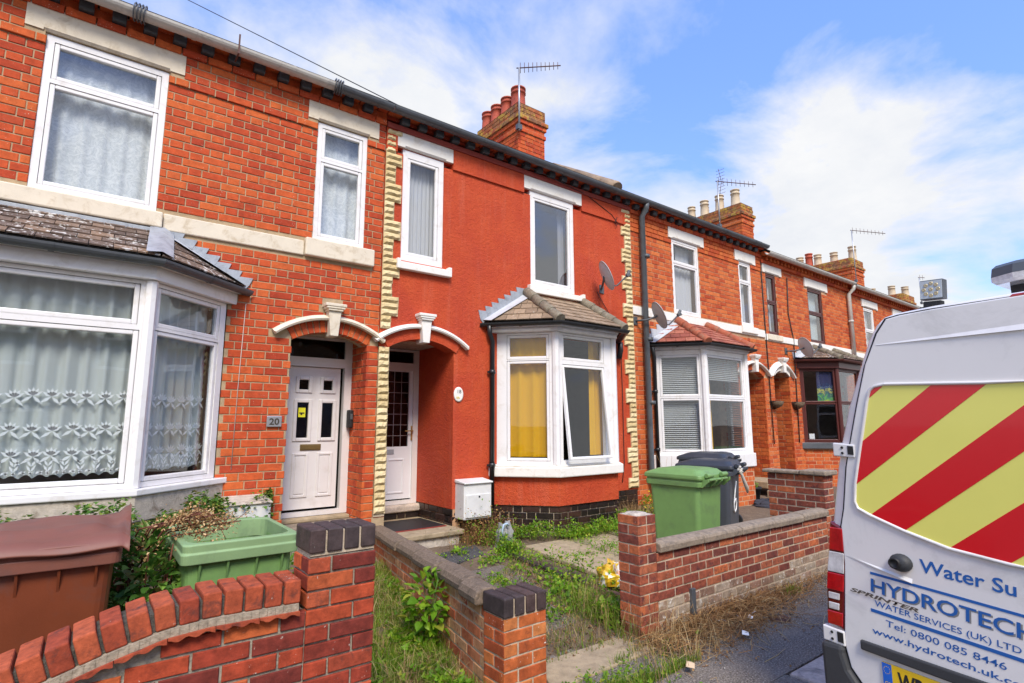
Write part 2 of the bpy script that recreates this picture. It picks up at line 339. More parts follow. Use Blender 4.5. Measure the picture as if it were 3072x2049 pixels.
M['steel']=plain('galvanised_steel',(.42,.43,.44),.4,metal=.6,var=.2)
M['rust']=plain('rusty_aerial',(.12,.06,.05),.7,metal=.3,var=.3)
M['dish']=plain('grey_dish',(.42,.47,.5),.5,var=.08)
# ------------------------------------------------------------------ ground
def sstep(a,b,x):
    t=min(1,max(0,(x-a)/(b-a))); return t*t*(3-2*t)
def zg(x,y):
    base=max(0,y+3.05)*.072
    if x<1.3: base+=sstep(-3.0,-.6,y)*.30*(1-sstep(1.1,1.3,x))           # raised front garden on the left
    if 4.2<x<7: base+=.07*sstep(-1.3,-.5,y)
    return base
PWA,PWB=(2.07,-3.2),(2.72,0.0)                       # dwarf wall between the two paths
M['soil']=plain('dry_garden_soil',(.13,.09,.056),1,var=.5,vs=30,bumpy=1,bs=70,grime=(.22,.16,.1),gs=4)
def asphalt_mat(name,c):
    m,t,Nn,Lk,b=newmat(name)
    f=noise(Nn,Lk,75,4,.75,'World'); g=noise(Nn,Lk,2.2,7,.7,'World'); k=noise(Nn,Lk,14,5,.7,'World')
    o=ramp(Nn,Lk,f,[(.38,tuple(x*.4 for x in c)),(.5,c),(.58,tuple(x*1.9 for x in c)),(.68,tuple(x*3.4 for x in c))])
    o=mixc(Nn,Lk,ramp(Nn,Lk,g,[(.42,(0,0,0)),(.7,(.7,.7,.7))]),o,tuple(x*1.8 for x in c))
    o=mixc(Nn,Lk,ramp(Nn,Lk,k,[(.55,(0,0,0)),(.72,(.55,.55,.55))]),o,tuple(x*.45 for x in c))
    Lk.new(o,b.inputs['Base Color']); b.inputs['Roughness'].default_value=.95; b.inputs['Specular IOR Level'].default_value=.2; bump(Nn,Lk,b,f,.9,.008); return m
M['asphalt']=asphalt_mat('pavement_asphalt',(.15,.128,.104)); M['road']=asphalt_mat('road_asphalt',(.06,.058,.056))
M['pathdark']=asphalt_mat('old_path_surface',(.115,.096,.076))
g=MB(); g.box(-300,300,-300,300,-.5,-.13); tag(g.build('ground',M['soil']),kind='structure')
g=MB(); g.box(-60,120,-12,-4.75,-.3,-.1); tag(g.build('road',M['road']),kind='structure')
g=MB(); g.box(-60,120,-4.17,-3.0,-.3,0.0); g.box(-60,3.84,-4.60,-4.17,-.3,-.004); tag(g.build('pavement',M['asphalt']),kind='structure')
M['kerb']=plain('pale_concrete_kerb',(.5,.42,.35),.95,var=.25,vs=40,bumpy=.6,bs=90,grime=(.17,.15,.13),gs=5)
kt=empty('kerb',(3.85,-4.4,0),None,None); kt['kind']='structure'
g=MB()
for k in range(16):
    x0=3.86+k*.92; g=MB(); g.box(x0,x0+.905,-4.74,-4.18,-.25,.004+.003*(k%2)); g.build('kerb_stone',M['kerb'],kt,bevel=.02)
g=MB(); g.box(-60,3.84,-4.74,-4.605,-.25,.01); g.build('kerb_edge',M['kerb'],kt,bevel=.02)
def grid_mesh(name,mat,x0,x1,y0,y1,st,fz,amp,kind='structure'):
    nx=int((x1-x0)/st)+1; ny=int((y1-y0)/st)+1
    vs=[];fs=[]
    from mathutils import noise as mn
    for j in range(ny):
        for i in range(nx):
            x=x0+(x1-x0)*i/(nx-1); y=y0+(y1-y0)*j/(ny-1)
            z=fz(x,y)+amp*(mn.noise((x*2.1,y*2.1,0))+.6*mn.noise((x*7,y*7,3))+.3*mn.noise((x*21,y*21,5)))
            vs.append((x,y,z))
    for j in range(ny-1):
        for i in range(nx-1):
            a=j*nx+i; fs.append((a,a+1,a+nx+1,a+nx))
    mb=MB(); mb.add(vs,fs,0,True); return tag(mb.build(name,mat),kind=kind)
grid_mesh('garden_soil',M['soil'],-2.4,7.4,-3.15,1.2,.05,zg,.018)
grid_mesh('garden_soil',M['soil'],7.4,20,-3.0,1.2,.12,lambda x,y:zg(x,y)+.02,.02)
# ------------------------------------------------------------------ brick laying
_bm={}
def brick_mesh(mat,base,depth,var,ch=.004,h=.0734):
    key=(mat,base,depth,var,ch)
    if key in _bm: return _bm[key]
    r=random.Random(hash((base,var))&0xffff)
    j=lambda: r.uniform(-.0022,.0022)
    w=base; c=ch
    fr=[(c+j()+.001,r.uniform(-.002,.001),c+j()),(w-c+j()-.001,r.uniform(-.002,.001),c+j()),(w-c+j()-.001,r.uniform(-.002,.001),h-c+j()),(c+j()+.001,r.uniform(-.002,.001),h-c+j())]
    md=[(0,c,0),(w,c,0),(w,c,h),(0,c,h)]; bk=[(0,depth,0),(w,depth,0),(w,depth,h),(0,depth,h)]
    mb=MB(); mb.add(fr+md+bk,[(0,1,2,3)]+[(4+i,4+(i+1)%4,(i+1)%4,i) for i in range(4)]+[(8+i,8+(i+1)%4,4+(i+1)%4,4+i) for i in range(4)])
    me=mb.mesh('brick_block',M[mat]); _bm[key]=me; return me
def lay(Mf,u0,u1,z0,nrows,course=.0834,joint=.010,S=.23,H=.1125,holes=None,off=None,bond='flemish',shift=0.0,top_cut=None):
    cells=[]
    for r in range(nrows):
        za=z0+r*course; zb=za+course-joint; zm=(za+zb)/2
        hs=sorted(holes(zm)) if holes else []
        if bond=='flemish': seq=(S,H); st=shift-(S+H+2*joint)/2*(r%2)
        elif bond=='stretcher': seq=(S,); st=shift-(S+joint)/2*(r%2)
        elif bond=='soldier': seq=(H,); st=shift
        u=u0-2*(S+H)+((st-u0+2*(S+H))%(sum(seq)+joint*len(seq)))-(sum(seq)+joint*len(seq)); k=0
        while u<u1:
            w=seq[k%len(seq)]; a,b=max(u,u0),min(u+w,u1); u+=w+joint; k+=1
            segs=[(a,b)]
            for ha,hb in hs:
                ns=[]
                for p,q in segs:
                    if hb<=p or ha>=q: ns.append((p,q)); continue
                    if ha>p: ns.append((p,ha))
                    if hb<q: ns.append((hb,q))
                segs=ns
            for p,q in segs:
                if q-p>.03: cells.append((Mf,p,q,za,zb,off(zm) if off else 0))
    return cells
def emit(cells,parent,mat,limit=300,depth=.1,jit=.0015,name='brick',stuffname='brickwork',mats=None):
    sc=[]
    for c in cells:
        Mf,p,q,za,zb,of=c; n=-(Mf.to_3x3()@Vector((0,1,0)))
        sc.append((shows(Mf@Vector(((p+q)/2,0,(za+zb)/2)),n,(q-p)*(zb-za)),c))
    sc.sort(key=lambda t:-t[0])
    mb=MB(); r=random.Random(len(cells))
    for i,(v,(Mf,p,q,za,zb,of)) in enumerate(sc):
        w=q-p; base=.23 if w>.19 else .17 if w>.14 else .1125 if w>.085 else .055
        mt=mat if not mats else mats[r.randrange(len(mats))]
        X=Mf@Matrix.Translation((p,-of+r.uniform(-jit,jit),za+r.uniform(-jit,jit)*.6))@Matrix.Rotation(r.uniform(-.006,.006),4,'Y')@Matrix.Diagonal((w/base,1,(zb-za)/.0734,1))
        me=brick_mesh(mt,base,depth,r.randrange(3))
        if i<limit and v>0: inst(name,me,parent,X)
        else:
            mb.add([X@vv.co for vv in me.vertices],[tuple(pp.vertices) for pp in me.polygons])
    if mb.v: tag(mb.build(stuffname,M[mat],parent),kind='stuff')
def slab(mb,Mf,u0,u1,z0,z1,holes,t,y0=0.0,m=0):
    us=sorted({u0,u1,*[h for a in holes for h in a[:2] if u0<h<u1]}); zs=sorted({z0,z1,*[h for a in holes for h in a[2:] if z0<h<z1]})
    inh=lambda u,z: any(a[0]<u<a[1] and a[2]<z<a[3] for a in holes)
    V=lambda u,y,z: Mf@Vector((u,y,z))
    for i in range(len(us)-1):
        for j in range(len(zs)-1):
            if not inh((us[i]+us[i+1])/2,(zs[j]+zs[j+1])/2):
                a,b,c,d=us[i],us[i+1],zs[j],zs[j+1]
                mb.add([V(a,y0,c),V(b,y0,c),V(b,y0,d),V(a,y0,d)],[(0,1,2,3)],m)
    for a,b,c,d in list(holes):
        a2,b2,c2,d2=max(a,u0),min(b,u1),max(c,z0),min(d,z1)
        for q in ([(a,c2),(a,d2)],[(b,d2),(b,c2)],*([[(a2,d),(b2,d)]] if d<z1 else []),*([[(b2,c),(a2,c)]] if c>z0 else [])):
            (p0,q0),(p1,q1)=q
            if inh((p0+p1)/2+1e-4*(1 if p0==p1==a else -1 if p0==p1==b else 0),(q0+q1)/2) or True:
                mb.add([V(p0,y0,q0),V(p1,y0,q1),V(p1,y0+t,q1),V(p0,y0+t,q0)],[(0,1,2,3)],m)
    edges=[]
    for i in range(len(us)-1):
        for zz,zi in ((z0,(zs[0]+zs[1])/2),(z1,(zs[-1]+zs[-2])/2)):
            if not inh((us[i]+us[i+1])/2,zi): edges.append(((us[i],zz),(us[i+1],zz)))
    for j in range(len(zs)-1):
        for uu,ui in ((u0,(us[0]+us[1])/2),(u1,(us[-1]+us[-2])/2)):
            if not inh(ui,(zs[j]+zs[j+1])/2): edges.append(((uu,zs[j]),(uu,zs[j+1])))
    for p,q in edges:
        mb.add([V(p[0],y0,p[1]),V(p[0],y0+t,p[1]),V(q[0],y0+t,q[1]),V(q[0],y0,q[1])],[(0,1,2,3)],m)
def cloth(mb,Mf,u0,u1,z0,z1,y,amp,waves,m=0,ph=0,scal=0):
    n=int(waves*8); r=random.Random(int(waves*100)+int(u0*1000)); vs=[];fs=[]
    ph2=[r.uniform(0,6.28) for _ in range(4)]
    for i in range(n+1):
        t=i/n; u=u0+(u1-u0)*t
        w=math.sin(t*waves*6.283+ph)+.45*math.sin(t*waves*6.283*.53+ph2[0])+.3*math.sin(t*waves*6.283*1.9+ph2[1])
        zb=z0+(abs(math.sin(t*scal*3.14))*.03 if scal else 0)
        vs+= [Mf@Vector((u,y+amp*w,zb)),Mf@Vector((u,y+amp*w*.75,(z0+z1)/2)),Mf@Vector((u,y+amp*w*.45,z1))]
        if i: a=(i-1)*3; fs+=[(a,a+3,a+4,a+1),(a+1,a+4,a+5,a+2)]
    mb.add(vs,fs,m,True)
def window(parent,Mf,u0,u1,z0,z1,lights,mat='upvc',y=.014,name='window',sash=.042,t=.06,label=None,frame_mb=None,tilt=()):
    """frame with one hole per light, a proud sash ring and a pane in each"""
    mb=frame_mb or MB()
    fl=[(a-.012,b+.012,c-.012,d+.012) for a,b,c,d in lights]
    slab(mb,Mf,u0,u1,z0,z1,[(a-sash,b+sash,c-sash,d+sash) for a,b,c,d in lights],t,y)
    o=frame_mb if frame_mb else mb.build(name,M[mat],parent)
    if frame_mb: return [(mat,Mf,l,y,sash,i in tilt) for i,l in enumerate(lights)]
    if label: o['label']=label
    for i,l in enumerate(lights): glaze(o,mat,Mf,l,y,sash,i in tilt)
    return o
def glaze(o,mat,Mf,l,y,sash,tilted=False):
    a,b,c,d=l; s=sash
    R=Matrix.Identity(4)
    if tilted: R=Matrix.Translation((0,y,d+s))@Matrix.Rotation(rad(-6.5),4,'X')@Matrix.Translation((0,-y,-d-s))
    mb=MB(); yy=y+.006
    for p in ((a-s+.003,a,c-s+.003,d+s-.003),(b,b+s-.003,c-s+.003,d+s-.003),(a,b,c-s+.003,c),(a,b,d,d+s-.003)):
        mb.box(p[0],p[1],yy,yy+.05,p[2],p[3],0,Mf@R)
    mb.build('sash',M[mat],o,bevel=.008)
    mb=MB(); mb.box(a,b,y+.034,y+.038,c,d,0,Mf@R); mb.build('pane',M['glass'],o)
def box_obj(name,mat,parent,x0,x1,y0,y1,z0,z1,bevel=.006,Mf=None,label=None):
    mb=MB(); mb.box(x0,x1,y0,y1,z0,z1,0,Mf); o=mb.build(name,M[mat] if isinstance(mat,str) else mat,parent,bevel=bevel)
    if label: o['label']=label
    return o
F0=frame((0,0,0),(1,0),(0,-1))
def lintel(parent,x0,x1,z0,z1,mat,inner=.12):
    mb=MB(); zc=z0+.022
    mb.box(x0,x1,-.027,.16,zc,z1); mb.box(x0,x0+inner,-.0268,.16,z0,zc-.0003); mb.box(x1-inner,x1,-.0268,.16,z0,zc-.0003)
    mb.prism([(-.0255,zc-.0004),(-.008,z0+.002),(.16,z0+.002),(.16,zc-.0004)],x0+inner+.0005,x1-inner-.0005,'x')
    mb.build('lintel',M[mat],parent)
def arc_pts(cx,zc,R,a0,a1,n): return [(cx+R*math.sin(a0+(a1-a0)*i/n),zc+R*math.cos(a0+(a1-a0)*i/n)) for i in range(n+1)]
class Arch:
    def __init__(s,xa,xb,zs,rise=.115):
        s.xa,s.xb,s.zs=xa,xb,zs; a=(xb-xa)/2; s.c=(xa+xb)/2; s.R=(a*a+rise*rise)/(2*rise); s.zc=zs+rise-s.R; s.t=math.asin(a/s.R); s.crown=zs+rise
    def width_at(s,z,R):
        v=R*R-(z-s.zc)**2; return math.sqrt(v) if v>0 else 0
def hood(parent,A,mat,ext=.12,ring=.135,keyz=.40,th=.055,y0=0):
    R0=A.R+ring; te=A.t+ext/A.R
    prof=[(0,-.03),(0,-.075),(.02,-.085),(.035,-.06),(.045,-.05),(.058,-.045),(th+.008,-.02),(th+.008,.03),(0,.03)]
    n=26; vs=[];fs=[];k=len(prof)
    for i in range(n+1):
        a=-te+2*te*i/n
        for dr,y in prof: vs.append((A.c+(R0+dr)*math.sin(a),y0+y,A.zc+(R0+dr)*math.cos(a)))
    for i in range(n):
        for j in range(k):
            j2=(j+1)%k; fs.append((i*k+j,i*k+j2,(i+1)*k+j2,(i+1)*k+j))
    mb=MB(); mb.add(vs,fs); b=0
    mb.f.append(list(range(k))); mb.m.append(0); mb.sm.append(False); mb.f.append([n*k+j for j in range(k)][::-1]); mb.m.append(0); mb.sm.append(False)
    mb.build('hood_mould',M[mat],parent)
    zt=A.crown+ring; c=A.c
    mb=MB()
    mb.add([(c-.045,y0-.10,A.crown-.05),(c+.045,y0-.10,A.crown-.05),(c+.072,y0-.10,zt+.10),(c-.072,y0-.10,zt+.10),(c-.045,y0+.1,A.crown-.05),(c+.045,y0+.1,A.crown-.05),(c+.072,y0+.1,zt+.10),(c-.072,y0+.1,zt+.10)],
           [(0,1,2,3),(1,5,6,2),(5,4,7,6),(4,0,3,7),(4,5,1,0),(3,2,6,7)])
    for h0,h1,e in ((.101,.125,.085),(.125,.15,.105),(.15,.185,.12)):
        mb.box(c-e,c+e,y0-.085-e*.45,y0+.05,zt+h0,zt+h1)
    mb.build('keystone',M[mat],parent,bevel=.006)
def arch_fill(mb,A,ztop,t,y0,x0=None,x1=None,m=0):
    pts=arc_pts(A.c,A.zc,A.R,-A.t,A.t,16)
    poly=pts+[(A.xb,ztop),(A.xa,ztop)]
    # split into strips so that every face is convex
    for i in range(16):
        p,q=pts[i],pts[i+1]; mb.prism([p,q,(q[0],ztop),(p[0],ztop)],y0,y0+t,'y',m)
def voussoirs(parent,A,mat,ring=.135,n=14):
    for i in range(n):
        a0=-A.t+2*A.t*i/n+.006; a1=-A.t+2*A.t*(i+1)/n-.006
        pl=[(A.c+R*math.sin(a),A.zc+R*math.cos(a)) for R,a in ((A.R-.002,a0),(A.R-.002,a1),(A.R+ring,a1),(A.R+ring,a0))]
        mb=MB(); mb.prism(pl,-.004-random.random()*.004,.12,'y'); mb.build('arch_brick',M[mat],parent,bevel=.004,seg=1)
def roof_face(parent,a,b,hull3,mat,gauge=.15,tw=.165,th=.013):
    """tiles laid over a sloping face; a,b eave ends, hull3 the face's corners"""
    a=Vector(a);b=Vector(b); ux=(b-a).normalized(); far=max(hull3,key=lambda p:p[2]); up=(Vector(far)-a); up=(up-ux*up.dot(ux)).normalized(); nn=ux.cross(up)
    Mf=Matrix(((ux.x,up.x,nn.x,a.x),(ux.y,up.y,nn.y,a.y),(ux.z,up.z,nn.z,a.z),(0,0,0,1)))
    inv=Mf.inverted(); hull=[(inv@Vector(p))[:2] for p in hull3]
    ar=sum(hull[i][0]*hull[(i+1)%len(hull)][1]-hull[(i+1)%len(hull)][0]*hull[i][1] for i in range(len(hull)))
    if ar<0: hull=hull[::-1]
    mb=MB(); mb.add([Mf@Vector((*p,-.012)) for p in hull],[tuple(range(len(hull)))]); mb.build('roof_deck',M['dark'],parent)
    Lg=max(p[0] for p in hull); L0=min(p[0] for p in hull); V=max(p[1] for p in hull)
    full=None; r=random.Random(int(Lg*1000)); k=0; v=0
    while v<V-.02:
        u=L0-tw*(.5 if k%2 else 0)-tw*.02
        while u<Lg:
            ww=tw-.006; pl=[(u,v),(u+ww,v),(u+ww,v+gauge+.03),(u,v+gauge+.03)]
            cl=clip_to(pl,hull)
            if cl and len(cl)>=3:
                lx=max(p[0] for p in cl)-min(p[0] for p in cl); ly=max(p[1] for p in cl)-min(p[1] for p in cl)
                if lx>.02 and ly>.02:
                    X=Mf@Matrix.Translation((u,v,.012+r.uniform(0,.004)))@Matrix.Rotation(rad(-4.2+r.uniform(-.6,.6)),4,'X')@Matrix.Rotation(r.uniform(-.012,.012),4,'Z')
                    isf=len(cl)==4 and abs(lx-ww)<1e-4 and abs(ly-gauge-.03)<1e-4
                    if isf and full: inst('tile',full,parent,X)
                    else:
                        q=MB(); q.prism([(p[0]-u,p[1]-v) for p in cl],0,th,'z'); me=q.mesh('roof_tile',M[mat])
                        if isf: full=me
                        inst('tile',me,parent,X)
            u+=tw
        v+=gauge; k+=1
def hip_tiles(parent,a,b,mat,r=.075,n=4):
    a=Vector(a);b=Vector(b)
    for i in range(n):
        p=a+(b-a)*(i/n-.01); q=a+(b-a)*((i+1)/n+.015)
        mb=MB(); mb.tube([p,p+(q-p)*.04,q],[r*1.06,r*1.1,r*.95],10,cap=True); mb.build('hip_tile',M[mat],parent)
def gutter(parent,pts,mat,r=.055,name='gutter',brackets=True):
    """half round gutter: an open trough swept along pts, with collars"""
    pts=[Vector(p) for p in pts]; mb=MB(); n=9
    prof=[(math.cos(math.pi+math.pi*i/n)*r,math.sin(math.pi+math.pi*i/n)*r) for i in range(n+1)]
    prof+= [(x*.88,z*.88+.002) for x,z in prof[::-1]]
    vs=[];fs=[];k=len(prof)
    for i,p in enumerate(pts):
        d0=(pts[i]-pts[i-1]).normalized() if i else None; d1=(pts[i+1]-pts[i]).normalized() if i+1<len(pts) else None
        d=((d0 or d1)+(d1 or d0)).normalized(); sdir=Vector((d.y,-d.x,0)).normalized()
        w=1/max(.5,(sdir.dot(Vector((( d0 or d1).y,-(d0 or d1).x,0)).normalized())))
        for x,z in prof: vs.append(p+sdir*x*w+Vector((0,0,z)))
    for i in range(len(pts)-1):
        for j in range(k): fs.append((i*k+j,i*k+(j+1)%k,(i+1)*k+(j+1)%k,(i+1)*k+j))
    mb.add(vs,fs,0,False); mb.f.append(list(range(k))[::-1]); mb.m.append(0); mb.sm.append(False); mb.f.append([(len(pts)-1)*k+j for j in range(k)]); mb.m.append(0); mb.sm.append(False)
    if brackets:
        for i in range(len(pts)-1):
            a,b=pts[i],pts[i+1]; L_=(b-a).length; m_=max(1,int(L_/.9)); d=(b-a).normalized(); sdir=Vector((d.y,-d.x,0))
            for q in range(m_):
                c=a+(b-a)*((q+.5)/m_)
                pv=[]
                for t in range(n+1):
                    an=math.pi+math.pi*t/n; pv.append(c+sdir*math.cos(an)*(r+.006)+Vector((0,0,math.sin(an)*(r+.006))))
                for t in range(n):
                    mb.add([pv[t]-d*.018,pv[t+1]-d*.018,pv[t+1]+d*.018,pv[t]+d*.018],[(0,1,2,3)])
    return mb.build(name,M[mat],parent)
def pipe(parent,pts,mat,r=.035,name='downpipe',clips=()):
    mb=MB(); mb.tube(pts,r,10)
    for z in clips:
        p=Vector((pts[-1][0],pts[-1][1],z)); mb.tube([p-Vector((0,0,.03)),p+Vector((0,0,.03))],r*1.25,10); mb.box(p.x-r*1.9,p.x+r*1.9,p.y+r*.3,p.y+r*.3+.02,z-.015,z+.015)
    return mb.build(name,M[mat],parent)
# ------------------------------------------------------------------ terraced houses
PROUD=5.12
def eaves(h,x0,x1,zb,block='eaveblock',brickm='brick',gm='irongrey',dentil=False,gz=5.60,pale=None,wallmat='brick'):
    """string course, blocks or dentils, oversailing course, gutter; zb = underside of the blocks"""
    nb=MB(); 
    u=x0; r=random.Random(int(x0*10))
    while u<x1-.02:                                             # course under the blocks
        w=min(.225,x1-u-.005); q=MB(); q.box(u,u+w,-.05,.05,zb-.078,zb-.006); 
        if dentil or wallmat=='redtrim': nb.box(u,u+w+.01,-.05,.05,zb-.078,zb-.006)
        else: q.build('string_brick',M[wallmat],h,bevel=.004,seg=1)
        u+=.235
    if nb.v: nb.build('string_course',M[wallmat],h)
    st=.2533 if not dentil else .17; bw=.115 if not dentil else .085
    k=math.ceil((x0+.40)/st)
    while -.40+k*st+bw<x1:
        u=-.40+k*st; k+=1
        if not dentil:
            q=MB(); pr=[(-.115,zb+.085),(-.105,zb+.012),(-.09,zb),(.04,zb),(.04,zb+.085)]; q.prism(pr,u,u+bw,'x'); q.build('eaves_block',M[block],h,bevel=.006,seg=1)
            if k%2==0:
                pass
        else:
            q=MB(); q.box(u,u+bw,-.085,.04,zb,zb+.075); q.build('dentil',M[brickm],h)
    q=MB(); q.box(x0,x1,-.02,.1,zb,zb+.09); q.build('eaves_band',M[brickm],h)
    r=random.Random(int(x0*7)); u=x0
    mb=MB()
    while u<x1-.01:
        w=min(.226,x1-u); mb.box(u,u+w-.008,-.13+r.uniform(-.003,.003),.1,zb+.092,zb+.16); u+=.236
    tag(mb.build('oversailing_course',M[brickm],h),kind='stuff')
    box_obj('fascia','dark',h,x0,x1,-.10,.1,zb+.162,gz+.12,0)
    segs=[(x0,x1,gm)] if not pale else [(x0,pale,'ironpale'),(pale,x1,gm)]
    for a,b,m_ in segs:
        g=gutter(h,[(a,-.205,gz),((a+b)/2,-.205,gz-.004),(b,-.205,gz)],m_,.068)
def roof(h,x0,x1,z,mat='tilegrey'):
    mb=MB(); d=4.2; hh=d*math.tan(rad(31))
    mb.add([(x0,-.16,z),(x1,-.16,z),(x1,d,z+hh),(x0,d,z+hh),(x0,2*d,z),(x1,2*d,z)],[(0,1,2,3),(3,2,5,4)])
    mb.build('roof',M[mat],h)
    mb=MB(); mb.box(x0,x1,8.2,8.4,-.1,z)
    for x in (x0,x1):
        mb.add([(x,.2,-.1),(x,8.2,-.1),(x,8.2,z),(x,d,z+hh-.05),(x,.2,z)],[(0,1,2,3,4)])
    mb.box(x0,x1,.6,8.2,2.95,3.05); mb.build('party_wall',M['room'],h)
def lights2(u0,u1,z0,z1,zs,e=.085,gap=.055):
    return [(u0+e,u1-e,z0+e,zs-gap),(u0+e,u1-e,zs+gap,z1-e)]
def curtain(win,mat,x0,x1,z0,z1,y=.19,amp=.018,waves=9,name='curtain',Mf=None,scal=0):
    mb=MB(); cloth(mb,Mf or F0,x0,x1,z0,z1,y,amp,waves,0,x0*3,scal); return mb.build(name,M[mat],win)
def bay_side_mats(P): return [side(P[i],P[i+1]) for i in range(3)]
def offs(P,d):
    """plan polygon moved outward by d (ends stay on the wall line)"""
    out=[]
    for i,p in enumerate(P):
        if i in (0,3):
            (Mf,_)=side(P[0],P[1]) if i==0 else side(P[2],P[3]); n=-(Mf.to_3x3()@Vector((0,1,0)))
            u=Mf.to_3x3()@Vector((1,0,0)); q=Vector((p[0],p[1],0))+n*d; t=-q.y/u.y; q=q+u*t; out.append((q.x,0.0))
        else:
            n1=-(side(P[i-1],P[i])[0].to_3x3()@Vector((0,1,0))); n2=-(side(P[i],P[i+1])[0].to_3x3()@Vector((0,1,0)))
            m=(n1+n2).normalized(); k=d/m.dot(n1); out.append((p[0]+m.x*k,p[1]+m.y*k))
    return out
def ring_prism(mb,Pa,Pb,z0,z1,m=0):
    """band between two plan lines"""
    for i in range(3):
        a,b,c,d=Pa[i],Pa[i+1],Pb[i+1],Pb[i]
        mb.add([(a[0],a[1],z0),(b[0],b[1],z0),(c[0],c[1],z0),(d[0],d[1],z0),(a[0],a[1],z1),(b[0],b[1],z1),(c[0],c[1],z1),(d[0],d[1],z1)],
               [(4,5,6,7),(3,2,1,0),(3,7,6,2),(0,1,5,4)],m)
    for P_,k in ((0,0),(3,1)):
        a,d=Pa[P_],Pb[P_]; q=[(a[0],a[1],z0),(d[0],d[1],z0),(d[0],d[1],z1),(a[0],a[1],z1)]
        mb.add(q,[(0,1,2,3)],m)
def bay(h,P,z0,z1,lightsf,mat='upvc',fascia_h=.11,fascia='upvc',gm='ironblack',tile='tilebuff',top0=None,top1=None,ztop=3.54,ridge='ridge',sill=None,post=.05,ge=.2,hipskip=(),gr=.05,roofh=.03):
    mb=MB(); SM=bay_side_mats(P); allw=[]
    for i,(Mf,Lg) in enumerate(SM):
        ls=lightsf(i,Lg)
        allw.append((window(h,Mf,.004,Lg-.004,z0,z1,ls[0],mat,y=.004,frame_mb=mb,tilt=ls[1] if len(ls)>1 else ()),Mf,Lg))
    for p in (P[1],P[2]): mb.tube([(p[0],p[1]+.015,z0),(p[0],p[1]+.015,z1)],post,8,smooth=False)
    bw=mb.build('bay_window',M[mat],h)
    for ws,Mf,Lg in allw:
        for w in ws: glaze(bw,*w)
    mb=MB(); ring_prism(mb,offs(P,.06),offs(P,-.10),z1+.004,z1+fascia_h); ring_prism(mb,offs(P,.085),offs(P,-.10),z1+fascia_h+.001,z1+fascia_h+.04); mb.build('bay_fascia',M[fascia],h,bevel=.008)
    zg_=z1+fascia_h+.045; E_=offs(P,ge); G=[(p[0],p[1],zg_) for p in E_]
    gutter(h,G,gm,gr,'bay_gutter')
    ez=zg_+roofh; Er=offs(P,ge-.03); A0,A1=(top0,0,ztop),(top1,0,ztop); e=[(p[0],p[1],ez) for p in Er]
    rf=MB(); rf.add([e[0],e[1],e[2],e[3],A1,A0],[(0,1,5),(1,2,4,5),(2,3,4),(3,2,1,0)]); R=rf.build('bay_roof',M['dark'],h)
    roof_face(R,e[0],e[1],[e[0],e[1],A0],tile); roof_face(R,e[1],e[2],[e[1],e[2],A1,A0],tile); roof_face(R,e[2],e[3],[e[2],e[3],A1],tile)
    if 0 not in hipskip: hip_tiles(R,Vector(e[1])+Vector((0,0,.0)),Vector(A0)+Vector((0,-.04,.03)),ridge)
    if 1 not in hipskip: hip_tiles(R,Vector(e[2])+Vector((0,0,.0)),Vector(A1)+Vector((0,-.04,.03)),ridge)
    return bw,R,E_,zg_
def flashing(parent,a,b,n=6,mat='lead',s=1,hh=.085):
    """stepped lead flashing against the wall between a (low) and b (high); s=+1 steps out to +x"""
    for i in range(n):
        t0,t1=i/n,(i+1)/n; xa=a[0]+(b[0]-a[0])*t0; xb=a[0]+(b[0]-a[0])*t1; za=a[2]+(b[2]-a[2])*t0; zb=a[2]+(b[2]-a[2])*t1
        mb=MB(); w=.075
        mb.prism([(xa,za-.02),(xb,zb-.02),(xb,zb+.03),(xb+s*w*.3,zb+hh),(xa+s*w,zb+hh),(xa+s*w*.55,za+.03)] ,-.014-.002*(i%2),.01,'y'); mb.build('lead_step',M[mat],parent)
    mb=MB(); d=Vector(b)-Vector(a); 
    mb.add([(a[0],-.004,a[2]+.03),(b[0],-.004,b[2]+.03),(b[0]-s*.02,-.15,b[2]-.03),(a[0]-s*.04,-.15,a[2]+.005)],[(0,1,2,3)]); mb.build('lead_apron',M['leadlight'],parent)
